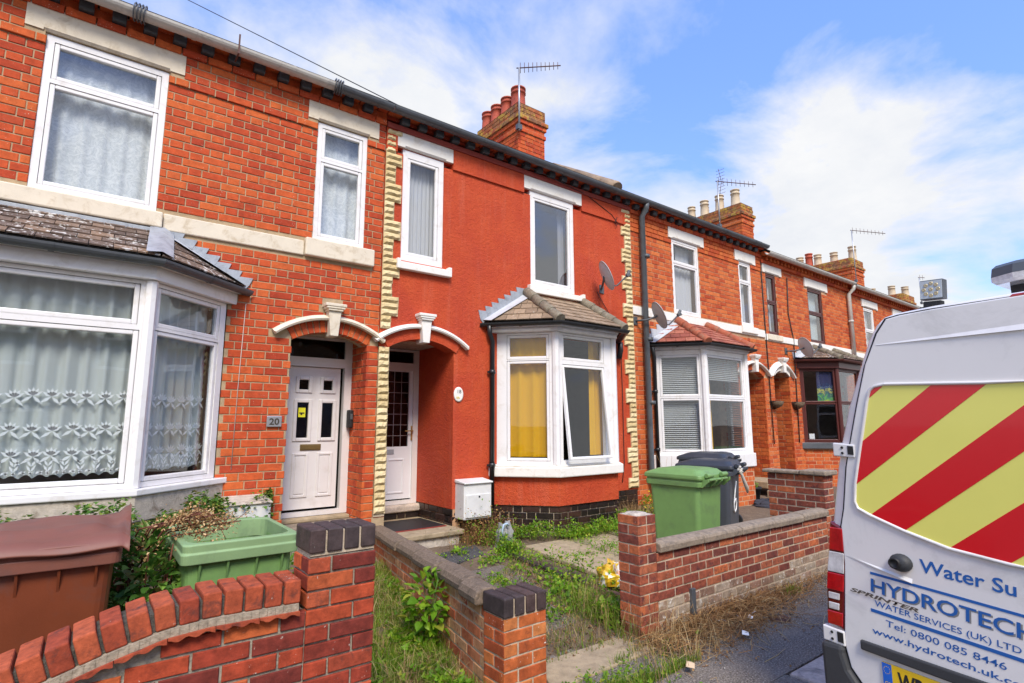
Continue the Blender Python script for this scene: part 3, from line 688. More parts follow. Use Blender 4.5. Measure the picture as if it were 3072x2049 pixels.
def chimney(h,x0,x1,y0,y1,zb,zt,pots,potm,bm='brick',lich=True,bricks=True,capn=4):
    C_=.0834; nr=int((zt-zb)/C_); z0=zt-nr*C_
    Offs=[0 if k>capn+2 else {capn+2:.022,capn+1:.0,capn:.03,capn-1:.06}.get(k,.012) for k in range(nr)]      # k counted down from the top
    mb=MB()
    for k in range(nr):
        o=Offs[k]-.010; za=zt-(k+1)*C_; mb.box(x0-o,x1+o,y0-o,y1+o,za,za+C_-.0004)
    ch=mb.build('chimney_stack',M['mortarfar'],h); low=[];cap=[]
    for k in range(nr):
        o=Offs[k]; za=zt-(k+1)*C_
        for O,du,n,Lg in (((x0-o,y0-o,0),(1,0),(0,-1),x1-x0+2*o),((x0-o,y1+o,0),(0,-1),(-1,0),y1-y0+2*o)):
            cl=lay(frame(O,du,n),0,Lg,za,1,shift=(.18 if k%2 else 0)+o); (cap if k<capn else low).extend(cl)
    emit(low,ch,bm,150 if bricks else 0,depth=.06); emit(cap,ch,'lichen' if lich else bm,60 if bricks else 0,depth=.06)
    mb=MB(); mb.add([(x0-.01,y0-.01,zt),(x1+.01,y0-.01,zt),(x1+.01,y1+.01,zt),(x0-.01,y1+.01,zt),(x0+.12,y0+.12,zt+.05),(x1-.12,y0+.12,zt+.05),(x1-.12,y1-.12,zt+.05),(x0+.12,y1-.12,zt+.05)],[(0,1,5,4),(1,2,6,5),(2,3,7,6),(3,0,4,7),(4,5,6,7)]); mb.build('chimney_flaunching',M['lichen'],ch)
    for k,(px,py,hh,r,mt) in enumerate(pots):
        q=MB(); q.lathe([(r*1.08,0),(r*1.08,.05),(r*.98,.07),(r*.93,hh*.5),(r*.88,hh*.72),(r*1.02,hh*.74),(r*1.02,hh*.79),(r*.88,hh*.81),(r*.87,hh*.93),(r*1.02,hh*.94),(r*1.0,hh),(r*.72,hh),(r*.70,hh*.8)],(px,py,zt),14); q.build('chimney_pot',M[mt],ch)
    return ch
# ---- house with open brickwork and net curtains (number 20)
h20=empty('terraced_house',(0.4,0,.5),'unrendered red brick terraced house with white lace net curtains, nearest on the left','house','terraced houses along the street')
A20=Arch(1.71,2.57,2.57); X0,X1=-1.9,2.715
ops=[(-.755,.49,5.20,5.435),(-.60,.36,3.70,5.21),(1.745,2.625,5.20,5.455),(1.87,2.485,3.74,5.21),(-1.9,.42,3.53,3.705),(.415,1.80,3.53,3.712),(1.78,2.61,3.53,3.74)]
door20=(1.71,2.57,.3,2.57); bayh=(-1.75,1.05,.3,2.98)
def holes20(z):
    o=[(a,b) for a,b,c,d in ops+[door20,bayh] if c-.03<z<d+.03]
    if 2.56<z<2.92:
        w=A20.width_at(z,A20.R+.185); o.append((A20.c-w,A20.c+w)) if w else None
    if 2.93<z<3.06: o.append((2.02,2.26))
    return o
mb=MB(); slab(mb,F0,X0,X1,.2,5.62,[(-.60,.36,3.70,5.2),(1.87,2.485,3.74,5.2),(-1.75,1.05,.3,2.98),(1.70,2.58,.2,2.72)],.22,.006)
arch_fill(mb,A20,2.72,.21,.006); [mb.box(a_,b_,-.014,.02,5.088,5.5) for a_,b_ in ((X0,-.61),(.37,1.86),(2.495,X1))]
wall=mb.build('front_wall',M['mortar'],h20)
cells=lay(F0,X0,X1,.50,59,joint=.0105,S=.2295,H=.112,holes=holes20,off=lambda z:.02 if z>PROUD else 0)
emit(cells,wall,'brick',300)
voussoirs(wall,A20,'brick')
for a in ((-.755,.49,5.205,5.435,.13),(1.745,2.62,5.205,5.455,.12)): lintel(h20,*a[:4],'stone',a[4])
box_obj('sill_band','stone',h20,.422,1.778,-.02,.1,3.535,3.705,.01); box_obj('window_sill','stone',h20,-1.88,.415,-.065,.15,3.54,3.70,.014); box_obj('window_sill','stone',h20,1.785,2.605,-.06,.15,3.535,3.745,.014)
w=window(h20,F0,-.598,.358,3.705,5.195,lights2(-.598,.358,3.705,5.195,4.755,.10,.062)); curtain(w,'lace',-.56,.32,3.74,5.15,.16,.013,6)
w=window(h20,F0,1.872,2.483,3.748,5.195,lights2(1.872,2.483,3.748,5.195,4.735,.095,.06)); curtain(w,'lace',1.9,2.45,3.78,5.15,.16,.013,4)
eaves(h20,X0,X1,5.495,pale=1.98); roof(h20,X0,X1,5.68)
hood(h20,A20,'stone')
# porch
def porch(h,xa,xb,z0,A,dep,left,right,ceil='dark'):
    mb=MB(); mb.add([(xa,.2,z0),(xa,dep,z0),(xa,dep,A.crown),(xa,.2,A.crown)],[(0,1,2,3)],0); mb.add([(xb,.2,z0),(xb,.2,A.crown),(xb,dep,A.crown),(xb,dep,z0)],[(0,1,2,3)],1)
    mb.add([(xa,.2,A.crown),(xa,dep,A.crown),(xb,dep,A.crown),(xb,.2,A.crown)],[(0,1,2,3)],2); mb.build('porch',[M[left],M[right],M['plaster']],h)
porch(h20,1.70,2.58,.3,A20,.6,'mortar','mortar')
Mj=frame((2.574,0,0),(0,1),(-1,0)); mb=MB(); emit(lay(Mj,.0,.50,.50,28,shift=.12,holes=lambda z:[]),wall,'brick',60,depth=.03)
box_obj('porch_floor','concrete',h20,1.66,2.60,-.12,.7,.42,.555,.015); box_obj('step_riser','plaster',h20,1.69,2.58,-.08,.69,.0,.419,.01)
box_obj('door_step','slabstone',h20,1.70,2.56,.30,.44,.556,.60,.012)
def door_frame(h,x0,x1,z0,ztr,z1,y,mat,mull=.07):
    mb=MB(); slab(mb,F0,x0,x1,z0,z1,[(x0+mull,x1-mull-.02,z0+.05,ztr-.06),(x0+mull,x1-mull-.02,ztr+.05,z1-.03)],.08,y); f=mb.build('door_frame',M[mat],h,bevel=.004)
    mb=MB(); mb.box(x0+mull,x1-mull-.02,y+.03,y+.04,ztr+.05,z1-.03); mb.build('transom_pane',M['doorglass'],f); return f
f=door_frame(h20,1.68,2.575,.60,2.39,2.69,.45,'doorwhite',.07)
mb=MB(); slab(mb,F0,1.755,2.445,.68,2.325,[(1.955,2.065,2.055,2.17),(2.24,2.35,2.055,2.17),(1.945,2.075,1.49,1.90),(2.235,2.365,1.49,1.90)],.05,.485)
d20=mb.build('front_door',M['doorwhite'],h20); d20['label']='cream white panelled door with four small panes'
for a,b,c,d in ((1.955,2.065,2.055,2.17),(2.24,2.35,2.055,2.17),(1.945,2.075,1.49,1.90),(2.235,2.365,1.49,1.90)):
    q=MB(); e=.04
    for p in ((a-e,a,c-e,d+e),(b,b+e,c-e,d+e),(a,b,c-e,c),(a,b,d,d+e)): q.box(p[0],p[1],.470,.49,p[2],p[3])
    q.build('pane_surround',M['doorwhite'],d20,bevel=.008); q=MB(); q.box(a,b,.503,.507,c,d); q.build('pane',M['doorglass'],d20)
for a,b in ((1.915,2.10),(2.20,2.385)):
    q=MB(); c,d,e=.81,1.315,.028
    for p in ((a,a+e,c,d),(b-e,b,c,d),(a+e,b-e,c,c+e),(a+e,b-e,d-e,d)): q.box(p[0],p[1],.474,.487,p[2],p[3])
    q.box(a+e+.012,b-e-.012,.478,.487,c+e+.012,d-e-.012); q.build('door_panel',M['doorwhite'],d20,bevel=.007)
q=MB(); q.box(2.0,2.24,.474,.487,1.345,1.415); q.box(2.012,2.228,.470,.475,1.355,1.405); q.build('letter_plate',M['bronze'],d20,bevel=.003)
M['notice']=plain('yellow_notice',(.75,.72,.02),.7)
q=MB(); q.box(1.965,2.045,.496,.499,1.73,1.84); q.build('yellow_notice',M['notice'],d20)
q=MB(); q.box(1.975,2.035,.495,.4965,1.77,1.785); q.box(1.99,2.01,.494,.4965,1.755,1.775); q.build('notice_print',M['blackdot'],d20)
box_obj('hall','dark',h20,1.6,2.7,.75,.8,.3,2.9,0)
q=MB(); q.box(2.52,2.572,.33,.44,1.60,1.82); t=empty('door_phone',(2.55,.4,1.6),'small black box on the brick jamb beside the cream door','door phone'); q.build('case',M['blackdot'],t,bevel=.015); q=MB(); q.box(2.530,2.56,.322,.332,1.70,1.77); q.build('camera_plate',M['irongrey'],t,bevel=.006)
# text helper -----------------------------------------------------------
def text_mesh(txt,mats,width=None,height=None,ext=.002,bold=0,shear=0):
    cu=bpy.data.curves.new('lettering','FONT'); cu.body=txt; cu.size=1; cu.extrude=0; cu.offset=bold; cu.shear=shear; cu.resolution_u=3
    o=bpy.data.objects.new('lettering',cu); S.collection.objects.link(o); dg=bpy.context.evaluated_depsgraph_get(); me=bpy.data.meshes.new_from_object(o.evaluated_get(dg))
    bpy.data.objects.remove(o)
    n=len(me.vertices); co=np.empty(n*3); me.vertices.foreach_get('co',co); co=co.reshape(-1,3)
    co[:,0]-=co[:,0].min(); w=co[:,0].max(); cap=.729 if not any(c in txt for c in '') else 1
    sx=width/w if width else None; sy=height/.729 if height else sx; sx=sx or sy
    co[:,0]*=sx; co[:,1]*=sy; co[:,2]=0
    me.vertices.foreach_set('co',co.ravel()); me.materials.clear(); me.materials.append(mats); me.update(); return me
def text_on(name,txt,mat,parent,Mx,width=None,height=None,bold=0,shear=0): return inst(name,text_mesh(txt,M[mat],width,height,bold=bold,shear=shear),parent,Mx)
def facing(x,y,z,rot=0):          # lettering upright on a wall that faces -Y
    return Matrix(((1,0,0,x),(0,0,-1,y),(0,1,0,z),(0,0,0,1)))@Matrix.Rotation(rot,4,'Z')
M['bronzedark']=plain('dark_bronze',(.05,.04,.025),.5)
pl=box_obj('number_plaque','steel',h20,1.495,1.645,-.025,-.004,1.62,1.735,.006)
text_on('digits','20','bronzedark',pl,facing(1.520,-.028,1.645),.10,.068,bold=.02)
# bay of number 20
P20=[(-1.70,0),(-1.02,-.63),(.345,-.63),(1.045,0)]
def l20(i,Lg):
    if i==2: return [[(.12,Lg-.12,1.215,2.42),(.12,Lg-.12,2.53,2.80)]]
    if i==1: return [[(.10,Lg-.10,1.215,2.40),(.10,Lg-.12,2.53,2.80)]]
    return [[(.12,Lg-.12,1.175,2.8)]]
bw20,R20,E20,z20=bay(h20,P20,1.13,2.875,l20,'upvc',.12,tile='tilegrey',top0=-1.1,top1=.44,ztop=3.50,gm='irongrey',hipskip=(0,1),gr=.055,ge=.135)
a1,a2=side(P20[1],P20[2]); b1,b2=side(P20[2],P20[3])
for Mf,Lg in ((a1,a2),(b1,b2)):
    mb=MB(); cloth(mb,Mf,.06,Lg-.06,1.235,2.42,.15,.028,Lg*7.5,0,1,Lg*11); mb.build('curtain',M['net'],bw20)
    mb=MB(); cloth(mb,Mf,.06,Lg-.06,2.40,2.86,.16,.028,Lg*7.5,0,1); mb.build('curtain',M['net'],bw20)
    mb=MB(); r=random.Random(3)      # lily motifs woven into the net
    def petal(u,z,L_,w,an):
        c,s=math.cos(an),math.sin(an); q=[(0,0),(w,L_*.45),(0,L_),(-w,L_*.45)]
        mb.add([Mf@Vector((u+x*c-y*s,.105,z+x*s+y*c)) for x,y in q],[(0,1,2,3)])
    for zr in (1.86,1.60,1.40):
        u=.1
        while u<Lg-.1:
            z_=zr+r.uniform(-.012,.012)
            for an in (-1.0,-.5,0,.5,1.0): petal(u,z_,.07,.014,an)
            for an in (2.2,-2.4): petal(u,z_,.09,.012,an)
            u+=.115+r.uniform(-.015,.015)
    u=.06
    while u<Lg-.08:
        for k in range(5): petal(u+.02*k,1.265+.004*abs(k-2),.035,.008,.75 if k%2 else -.75)
        for zz_ in (1.29,1.33): petal(u+.05,zz_,.06,.008,.5); petal(u+.05,zz_,.06,.008,-.5)
        u+=.1
    mb.build('lace_motif',M['white_cloth'],bw20)
mb=MB(); ring_prism(mb,offs(P20,.075),offs(P20,-.1),1.072,1.127); mb.build('bay_sill',M['upvc'],h20,bevel=.01)
mb=MB(); ring_prism(mb,offs(P20,.055),offs(P20,-.1),.86,1.070); ring_prism(mb,offs(P20,.0),offs(P20,-.1),.2,.859); mb.build('bay_wall',M['plaster'],h20,bevel=.01)
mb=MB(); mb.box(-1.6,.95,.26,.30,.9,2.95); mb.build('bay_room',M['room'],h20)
e2=E20[2]; flashing(R20,(E20[3][0]-.05,0,z20+.03),(.44,0,3.50),7,s=1,hh=.05)
mb=MB(); hp0=Vector((offs(P20,.12)[2][0],offs(P20,.12)[2][1],z20+.06)); hp1=Vector((.44,-.03,3.53)); sd_=Vector((.11,.05,0))
pts=[]
for i in range(7):
    t=i/6; c=hp0+(hp1-hp0)*t+Vector((0,0,.012*math.sin(i*2.2)+.02)); pts+= [c-sd_+Vector((-.01,0,-.028)),c,c+sd_*.8+Vector((0,0,-.03))]
mb.add(pts,[(3*i+j,3*i+j+1,3*i+j+4,3*i+j+3) for i in range(6) for j in range(2)],0,True); o=mb.build('lead_patch',M['lead'],R20); 
mb=MB(); mb.box(-1.7,.46,-.05,-.01,3.44,3.535); mb.build('lead_apron',M['lead'],R20,bevel=.01)
for gx in (.02,1.97):
    q=MB()
    for k in range(4):
        q.tube([(gx+.028*k+.012*math.sin(a*1.3),-.205+.082*math.cos(a),5.585+.085*math.sin(a)) for a in [6.283*j/12 for j in range(13)]],.007,5)
    q.build('wire_binding',M['irongrey'],h20)
q=MB(); q.box(.92,.935,-.285,-.27,5.50,5.72); q.box(.92,.935,-.27,-.1,5.50,5.512); q.build('gutter_bracket',M['rust'],h20)
# ---- red rendered house (number 18)
h18=empty('terraced_house',(5,0,.4),'red painted rendered terraced house with buff stone quoins and mustard curtains','house','terraced houses along the street')
A18=Arch(2.855,3.775,2.585,.125); X0,X1=2.72,7.375
mb=MB(); slab(mb,F0,X0+.001,X1,.575,PROUD,[(2.97,3.585,3.70,5.2),(5.10,6.02,3.68,5.2),(4.50,6.70,.5,2.98),(2.855,3.775,.2,2.73)],.22,-.004)
arch_fill(mb,A18,2.73,.215,-.004)
mb.box(X0+.001,2.875,-.03,.1,PROUD+.001,5.42); mb.box(3.715,4.965,-.03,.1,PROUD+.001,5.42); mb.box(6.185,X1,-.03,.1,PROUD+.001,5.42); mb.box(X0+.001,X1,-.02,.1,5.421,5.52)
mb.box(2.875,3.715,.02,.1,PROUD+.08,5.42); mb.box(4.965,6.185,.02,.1,PROUD+.08,5.42)
wall18=mb.build('front_wall',M['render'],h18)
# raised ring of the arch
mb=MB(); n=16
for i in range(n):
    a0=-A18.t*1.06+2*A18.t*1.06*i/n; a1=-A18.t*1.06+2*A18.t*1.06*(i+1)/n
    mb.prism([(A18.c+R*math.sin(a),A18.zc+R*math.cos(a)) for R,a in ((A18.R,a0),(A18.R,a1),(A18.R+.14,a1),(A18.R+.14,a0))],-.022,.1,'y')
mb.build('arch_ring',M['render'],wall18); hood(h18,A18,'whitestone')
lintel(h18,2.875,3.712,5.212,5.44,'whitestone',.11); lintel(h18,4.965,6.183,5.205,5.435,'whitestone',.13)
def sill(h,x0,x1,z0,z1,m): 
    mb=MB(); mb.prism([(-.075,z0),(.15,z0),(.15,z1+.02),(-.0,z1),(-.075,z1-.025)],x0+.05,x1-.05,'x'); mb.box(x0,x0+.0495,-.075,.1,z0,z1+.015); mb.box(x1-.0495,x1,-.075,.1,z0,z1+.015); mb.build('window_sill',M[m],h,bevel=.007)
sill(h18,2.90,3.69,3.575,3.69,'whitestone'); sill(h18,5.035,6.18,3.575,3.68,'whitestone')
w=window(h18,F0,2.972,3.583,3.70,5.20,[(3.09,3.465,3.83,5.06)]); curtain(w,'sheer',3.0,3.55,3.75,5.15,.17,.012,9)
w=window(h18,F0,5.102,6.018,3.69,5.20,[(5.215,5.905,3.81,5.07)]); curtain(w,'sheer',5.83,5.97,3.75,5.15,.2,.012,2)
for ch_ in w.children:
    if ch_.name.startswith('pane'): ch_.data.materials[0]=M['skyglass']
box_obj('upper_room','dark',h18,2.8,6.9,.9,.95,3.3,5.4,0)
eaves(h18,X0,X1,5.485,wallmat='redtrim'); roof(h18,X0,X1,5.68)
# quoins
def quoin(h,xs,dirn,z1,z0,pattern,short,long_,label=None):
    z=z1; k=0
    q0=empty; mb=MB(); stones=[]
    r=random.Random(4)
    while z>z0+.04:
        n=pattern[min(k,len(pattern)-1)]; k+=1; L_=long_ if n else short
        stones.append((z-.0815,z-.004,L_+r.uniform(-.006,.006))); z-=.0815
    root=MB(); root.box(min(xs,xs+dirn*short),max(xs,xs+dirn*short),-.012,-.0045,z0,z1); R=root.build('quoin',M['mortarbuff'],h)
    for i,(a,b,L_) in enumerate(stones):
        w_=int(7); mb=MB(); vs=[];fs=[]; nx,nz=6,3; rr=random.Random(i*7+int(xs*10))
        for jz in range(nz+1):
            for jx in range(nx+1):
                e=(jx in (0,nx)) or (jz in (0,nz)); 
                y=-.024 if e else -.032-rr.uniform(0,.012)-(.009 if jz==1 else 0)
                u=jx/nx; vs.append((xs+dirn*L_*(u if dirn>0 else 1-u),y,a+(b-a)*jz/nz+(0 if e else rr.uniform(-.006,.006))))
        for jz in range(nz):
            for jx in range(nx): t=jz*(nx+1)+jx; fs.append((t,t+1,t+nx+2,t+nx+1))
        mb.add(vs,fs,0,False); x0_,x1_=sorted((xs,xs+dirn*L_)); mb.box(x0_,x1_,-.0235,.0,a,b); mb.build('quoin_stone',M['quoin'],R)
pat=[1]+[0]*3+[1,1]+([0]*3+[1]*3)*6
quoin(h18,2.725,1,5.41,2.80,pat,.135,.225)
quoin(h18,2.715,1,2.575,.585,[0],.137,.137)
quoin(h18,7.385,-1,5.41,.62,pat+([0]*3+[1]*3)*6,.155,.245)
box_obj('brick_return','mortar',h18,2.70,2.854,-.003,.2,.30,.58,0)
# porch of 18
porch(h18,2.856,3.774,.575,A18,.98,'render','render')
f=door_frame(h18,2.86,3.772,.555,2.46,2.70,.95,'doorwhite',.06)
mb=MB(); slab(mb,F0,2.95,3.715,.625,2.415,[(3.08,3.635,1.335,2.385)],.05,.975); d18=mb.build('front_door',M['doorwhite2'],h18); d18['label']='white half glazed door with leaded panes'
q=MB(); q.box(3.08,3.635,1.0,1.004,1.335,2.385); q.build('pane',M['doorglass'],d18)
q=MB()
for k in range(1,7): q.box(3.08,3.635,.994,.9985,1.335+k*.15-.003,1.335+k*.15+.003)
for k in range(1,5): q.box(3.08+k*.111-.003,3.08+k*.111+.003,.9935,.998,1.335,2.385)
q.build('leaded_came',M['steel'],d18)
q=MB(); a,b,c,d,e=3.32,3.58,.70,1.17,.025
for p in ((a,a+e,c,d),(b-e,b,c,d),(a+e,b-e,c,c+e),(a+e,b-e,d-e,d)): q.box(p[0],p[1],.966,.977,p[2],p[3])
q.build('door_panel',M['doorwhite2'],d18,bevel=.006)
q=MB(); q.box(3.16,3.42,.966,.977,1.235,1.30); q.build('letter_plate',M['lead'],d18,bevel=.003)
q=MB(); q.box(3.672,3.700,.955,.972,1.42,1.62); q.tube([(3.686,.955,1.55),(3.686,.92,1.55),(3.56,.92,1.55)],.009,8); q.build('handle',M['brass'],d18,bevel=.002)
mb=MB(); mb.prism([(.86,.46),(.95,.46),(.95,.555),(.88,.555),(.855,.53)],2.86,3.80,'x'); mb.build('door_sill',M['kerb'],h18,bevel=.015)
mb=MB(); mb.box(2.858,3.772,.90,.98,.30,.458); pw=mb.build('plinth_wall',M['mortar'],h18); emit(lay(frame((2.86,.885,0),(1,0),(0,-1)),0,.91,.375,1),pw,'black',20,depth=.02)
Mjr=frame((3.776,0.0,0),(0,1),(-1,0)); mb=MB(); mb.box(3.79,3.90,-.001,.95,.25,.573); pw=mb.build('plinth_wall',M['mortarfar'],h18); emit(lay(Mjr,.0,.9,.325,3),pw,'black',40,depth=.03)
mb=MB(); mb.box(3.79,4.5,.012,.2,.15,.573); mb.box(6.7,7.37,.012,.2,.15,.573); pw=mb.build('plinth_wall',M['mortarfar'],h18); emit(lay(F0,3.78,4.52,.24,4)+lay(F0,6.72,7.37,.24,4),pw,'black',60)
box_obj('porch_floor','slabstone',h18,2.80,3.80,-.28,.95,.315,.372,.012); q=MB(); q.box(2.83,3.74,-.24,.8,.12,.313); q.build('step_riser',M['plaster'],h18)
t=empty('door_mat',(3.25,.3,.372),'black rubber door mat on the step of the half glazed door','doormat'); q=MB(); q.box(2.87,3.72,.06,.72,.3735,.386); q.build('mat',M['blackdot'],t,bevel=.004); q=MB(); q.box(2.88,3.72,.02,.058,.3735,.380); q.build('red_edge',M['redtrim'],t)
box_obj('hall','dark',h18,2.7,3.95,1.9,1.95,.3,2.9,0)
mb=MB(); mb.lathe([(0.001,0),(.072,0),(.072,.012),(.06,.016)],(0,0,0),24,M=Matrix.Translation((3.85,-.006,2.03))@Matrix.Rotation(rad(90),4,'X')@Matrix.Diagonal((1,1.35,1,1)))
pl=mb.build('number_plaque',M['whitestone'],h18); text_on('digits','18','blackdot',pl,facing(3.83,-.0245,2.045),.055,.05)
M['flower']=plain('painted_yellow_flower',(.8,.6,.05),.6); M['flower2']=plain('painted_blue_flower',(.15,.3,.6),.6)
q=MB()
for k in range(7): q.lathe([(.001,.0),(.007,.001),(.001,.002)],(0,0,0),6,M=Matrix.Translation((3.815+.012*k*.6,-.0235,1.985+.012*math.sin(k*2.1)))@Matrix.Rotation(rad(90),4,'X'))
q.build('painted_flowers',M['flower'],pl)
# bay of 18
P18=[(4.47,0),(5.03,-.63),(6.17,-.63),(6.73,0)]
def l18(i,Lg):
    if i==1: return [[(.15,.90,1.20,2.42),(.15,.90,2.56,2.83)],(0,)]
    if i==0: return [[(.19,.70,1.19,2.47),(.19,.70,2.57,2.83)]]
    return [[(.16,Lg-.16,1.19,2.83)]]
bw18,R18,E18,z18=bay(h18,P18,1.105,2.90,l18,'upvc',.07,tile='tilebuff',top0=5.0,top1=6.15,ztop=3.54,ridge='ridge',ge=.2,post=.055)
s0,s1=side(P18[0],P18[1]); f0,f1=side(P18[1],P18[2])
mb=MB(); cloth(mb,s0,.05,s1-.06,1.2,2.9,.13,.022,4,0,2); mb.build('curtain',M['yellow'],bw18)
mb=MB(); cloth(mb,f0,.79,f1-.06,1.2,2.9,.16,.02,2.5,0,1); mb.build('curtain',M['yellow'],bw18)
mb=MB(); ring_prism(mb,offs(P18,.095),offs(P18,-.1),.945,1.075); ring_prism(mb,offs(P18,.04),offs(P18,-.1),1.0755,1.103); mb.build('bay_sill',M['whitestone'],h18,bevel=.02)
mb=MB(); ring_prism(mb,offs(P18,.02),offs(P18,-.1),.575,.943); mb.build('bay_apron',M['render'],h18)
mb=MB(); ring_prism(mb,offs(P18,-.012),offs(P18,-.1),.1,.574); pw=mb.build('bay_plinth',M['mortarbuff'],h18)
cells=[]
for (Mf,Lg) in bay_side_mats(P18): cells+=lay(Mf,0,Lg,.155,5)
emit(cells,pw,'black',120,depth=.03)
flashing(R18,(E18[0][0]+.03,0,z18+.03),(5.0,0,3.54),7,s=-1)
pipe(h18,[(4.28,-.1,z18-.03),(4.30,-.08,z18-.14),(4.36,-.06,z18-.24),(4.36,-.06,.55)],'ironblack',.034,clips=(2.35,1.1))
pipe(h18,[(E18[3][0]-.05,-.09,z18-.03),(E18[3][0]-.02,-.07,z18-.16),(E18[3][0]-.05,-.06,z18-.3)],'ironblack',.045)
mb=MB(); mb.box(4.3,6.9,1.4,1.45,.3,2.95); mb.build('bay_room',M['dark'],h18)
M['bagwhite']=plain('printed_bag_yellow',(.8,.62,.03),.4); 
ch=chimney(h18,6.06,6.72,1.5,2.9,6.0,7.78,[(6.25,1.74,.46,.15,'potred'),(6.25,2.10,.42,.14,'potred'),(6.25,2.45,.42,.14,'potred'),(6.25,2.78,.42,.14,'potred'),(6.56,2.0,.30,.13,'potred')],'potred')
for k in range(5):
    mb=MB(); x=7.0+.0*k; y0=-.12+k*.33; mb.tube([(6.95,y0,5.75+y0*.6),(6.95,y0+.02,5.77+y0*.6),(6.95,y0+.34,5.77+(y0+.34)*.6)],[.12,.125,.115],12); mb.build('verge_tile',M['tilebuff'],h18)
pipe(h18,[(7.64,-.205,5.56),(7.64,-.19,5.48),(7.64,-.10,5.36),(7.64,-.10,.45)],'irongrey',.05,name='soil_pipe',clips=(4.4,3.1,1.8)) if False else None
# ---- number 16: white bay with blinds
def house_brick(h,X0,X1,wins,A,bayx,prow,base=.30,bm='brickfar',nlim=300,ztop=5.62,bandz=(3.53,3.69),bandmat='whitestone',mort='mortarfar',lintels=(),proud=5.08):
    ops=list(wins)+list(lintels)+[(X0-.1,X1+.1,*bandz)]
    def hol(z):
        o=[(a,b) for a,b,c,d in ops+([(bayx[0],bayx[1],.1,2.98)] if bayx else [])+([(A.xa,A.xb,.1,A.zs)] if A else []) if c-.03<z<d+.03]
        if A and A.zs-.01<z<A.crown+.25:
            w=A.width_at(z,A.R+.185); o+= [(A.c-w,A.c+w)] if w else []
        return o
    mb=MB(); slab(mb,F0,X0,X1,.1,ztop,list(wins)+([(bayx[0],bayx[1],.1,2.98)] if bayx else [])+([(A.xa-.005,A.xb+.005,.1,A.crown+.03)] if A else []),.22,.006)
    if A: arch_fill(mb,A,A.crown+.03,.21,.006)
    wall=mb.build('front_wall',M[mort],h)
    emit(lay(F0,X0,X1,base,int((ztop-base-.10)/.0834),holes=hol,off=lambda z:.018 if z>proud else 0,shift=X0*.37),wall,bm,nlim)
    a=X0+.003
    box_obj('sill_band',bandmat,h,X0+.003,X1-.003,-.022,.1,bandz[0]+.002,bandz[1]-.002,.008)
    return wall
h16=empty('terraced_house',(9.6,0,.3),'orange brick terraced house with white bay window full of venetian blinds','house','terraced houses along the street')
A16=Arch(10.85,11.70,2.64,.14); X0,X1=7.378,11.85
wall16=house_brick(h16,X0,X1,[(8.60,9.465,3.70,5.17),(10.94,11.44,3.72,5.15)],A16,(7.96,10.26),1,lintels=[(8.48,9.64,5.16,5.40),(10.78,11.62,5.14,5.375)])
lintel(h16,8.485,9.635,5.165,5.395,'whitestone'); lintel(h16,10.785,11.615,5.145,5.37,'whitestone')
w=window(h16,F0,8.602,9.463,3.705,5.16,lights2(8.602,9.463,3.705,5.16,4.70,.085,.05)); curtain(w,'sheer',8.85,9.43,3.75,4.68,.17,.02,6); curtain(w,'sheer',8.95,9.4,4.7,5.1,.18,.01,3)
w=window(h16,F0,10.942,11.438,3.725,5.14,lights2(10.942,11.438,3.725,5.14,4.70,.075,.05)); curtain(w,'sheer',10.97,11.40,3.75,5.1,.17,.012,5)
box_obj('window_sill','whitestone',h16,10.87,11.5,-.06,.1,3.56,3.70,.01)
box_obj('upper_room','room',h16,7.5,11.7,1.4,1.45,3.2,5.4,0)
eaves(h16,X0,X1,5.45,gm='irongrey'); roof(h16,X0,X1,5.66)
hood(h16,A16,'whitestone'); voussoirs(wall16,A16,'brickfar',n=12); porch(h16,10.85,11.70,.3,A16,.9,'mortarfar','mortarfar')
emit(lay(frame((11.694,0,0),(0,1),(-1,0)),0,.85,.45,26),wall16,'brickfar',70,depth=.03)
f=door_frame(h16,10.86,11.69,.5,2.4,2.75,.88,'brownframe',.06); q=MB(); q.box(10.93,11.61,.90,.94,.52,2.36); q.build('front_door',M['redtrim'],h16)
box_obj('door_step','slabstone',h16,10.78,11.62,-.42,.9,.36,.50,.02); box_obj('door_step','slabstone',h16,10.70,11.75,-.80,-.42,.15,.345,.02)
P16=[(7.93,0),(8.46,-.67),(9.78,-.67),(10.30,0)]
def l16(i,Lg):
    e=.13 if i!=1 else .12
    return [[(e,Lg-e,1.20,2.04),(e,Lg-e,2.15,2.80)]]
bw16,R16,E16,z16=bay(h16,P16,1.11,2.93,l16,'upvc',.045,tile='tilered',top0=8.62,top1=9.55,ztop=3.53,ridge='ridgered',ge=.16,post=.06)
for i,(Mf,Lg) in enumerate(bay_side_mats(P16)):
    for za,zb in ((1.18,2.06),(2.12,2.82)):
        mb=MB(); z=za if not (i==1 and za<1.5) else za
        k=0
        lo=za if not(i==1) else (2.42 if za>2 else 9)
        z=lo
        while z<zb:
            mb.box(.09,Lg-.09,.10,.125,z,z+.004,0,Mf@Matrix.Translation((0,0,0))@Matrix.Translation((0,.11,z))@Matrix.Rotation(rad(38),4,'X')@Matrix.Translation((0,-.11,-z))); mb.box(.09,Lg-.09,.112,.115,z-.014,z+.010,0,Mf); z+=.034
        if mb.v: mb.build('venetian_blind',M['blind'],bw16)
    if i==1:
        mb=MB(); cloth(mb,Mf,.16,.42,1.15,2.4,.2,.02,2); mb.build('curtain',M['yellow'],bw16)
mb=MB(); ring_prism(mb,offs(P16,.075),offs(P16,-.1),.87,1.108); mb.build('bay_sill',M['upvc'],h16,bevel=.012)
mb=MB(); ring_prism(mb,offs(P16,.03),offs(P16,-.1),.1,.868); pw=mb.build('bay_wall',M['mortarfar'],h16)
cells=[]
for (Mf,Lg) in bay_side_mats(offs(P16,.032)): cells+=lay(Mf,0,Lg,.2,8)
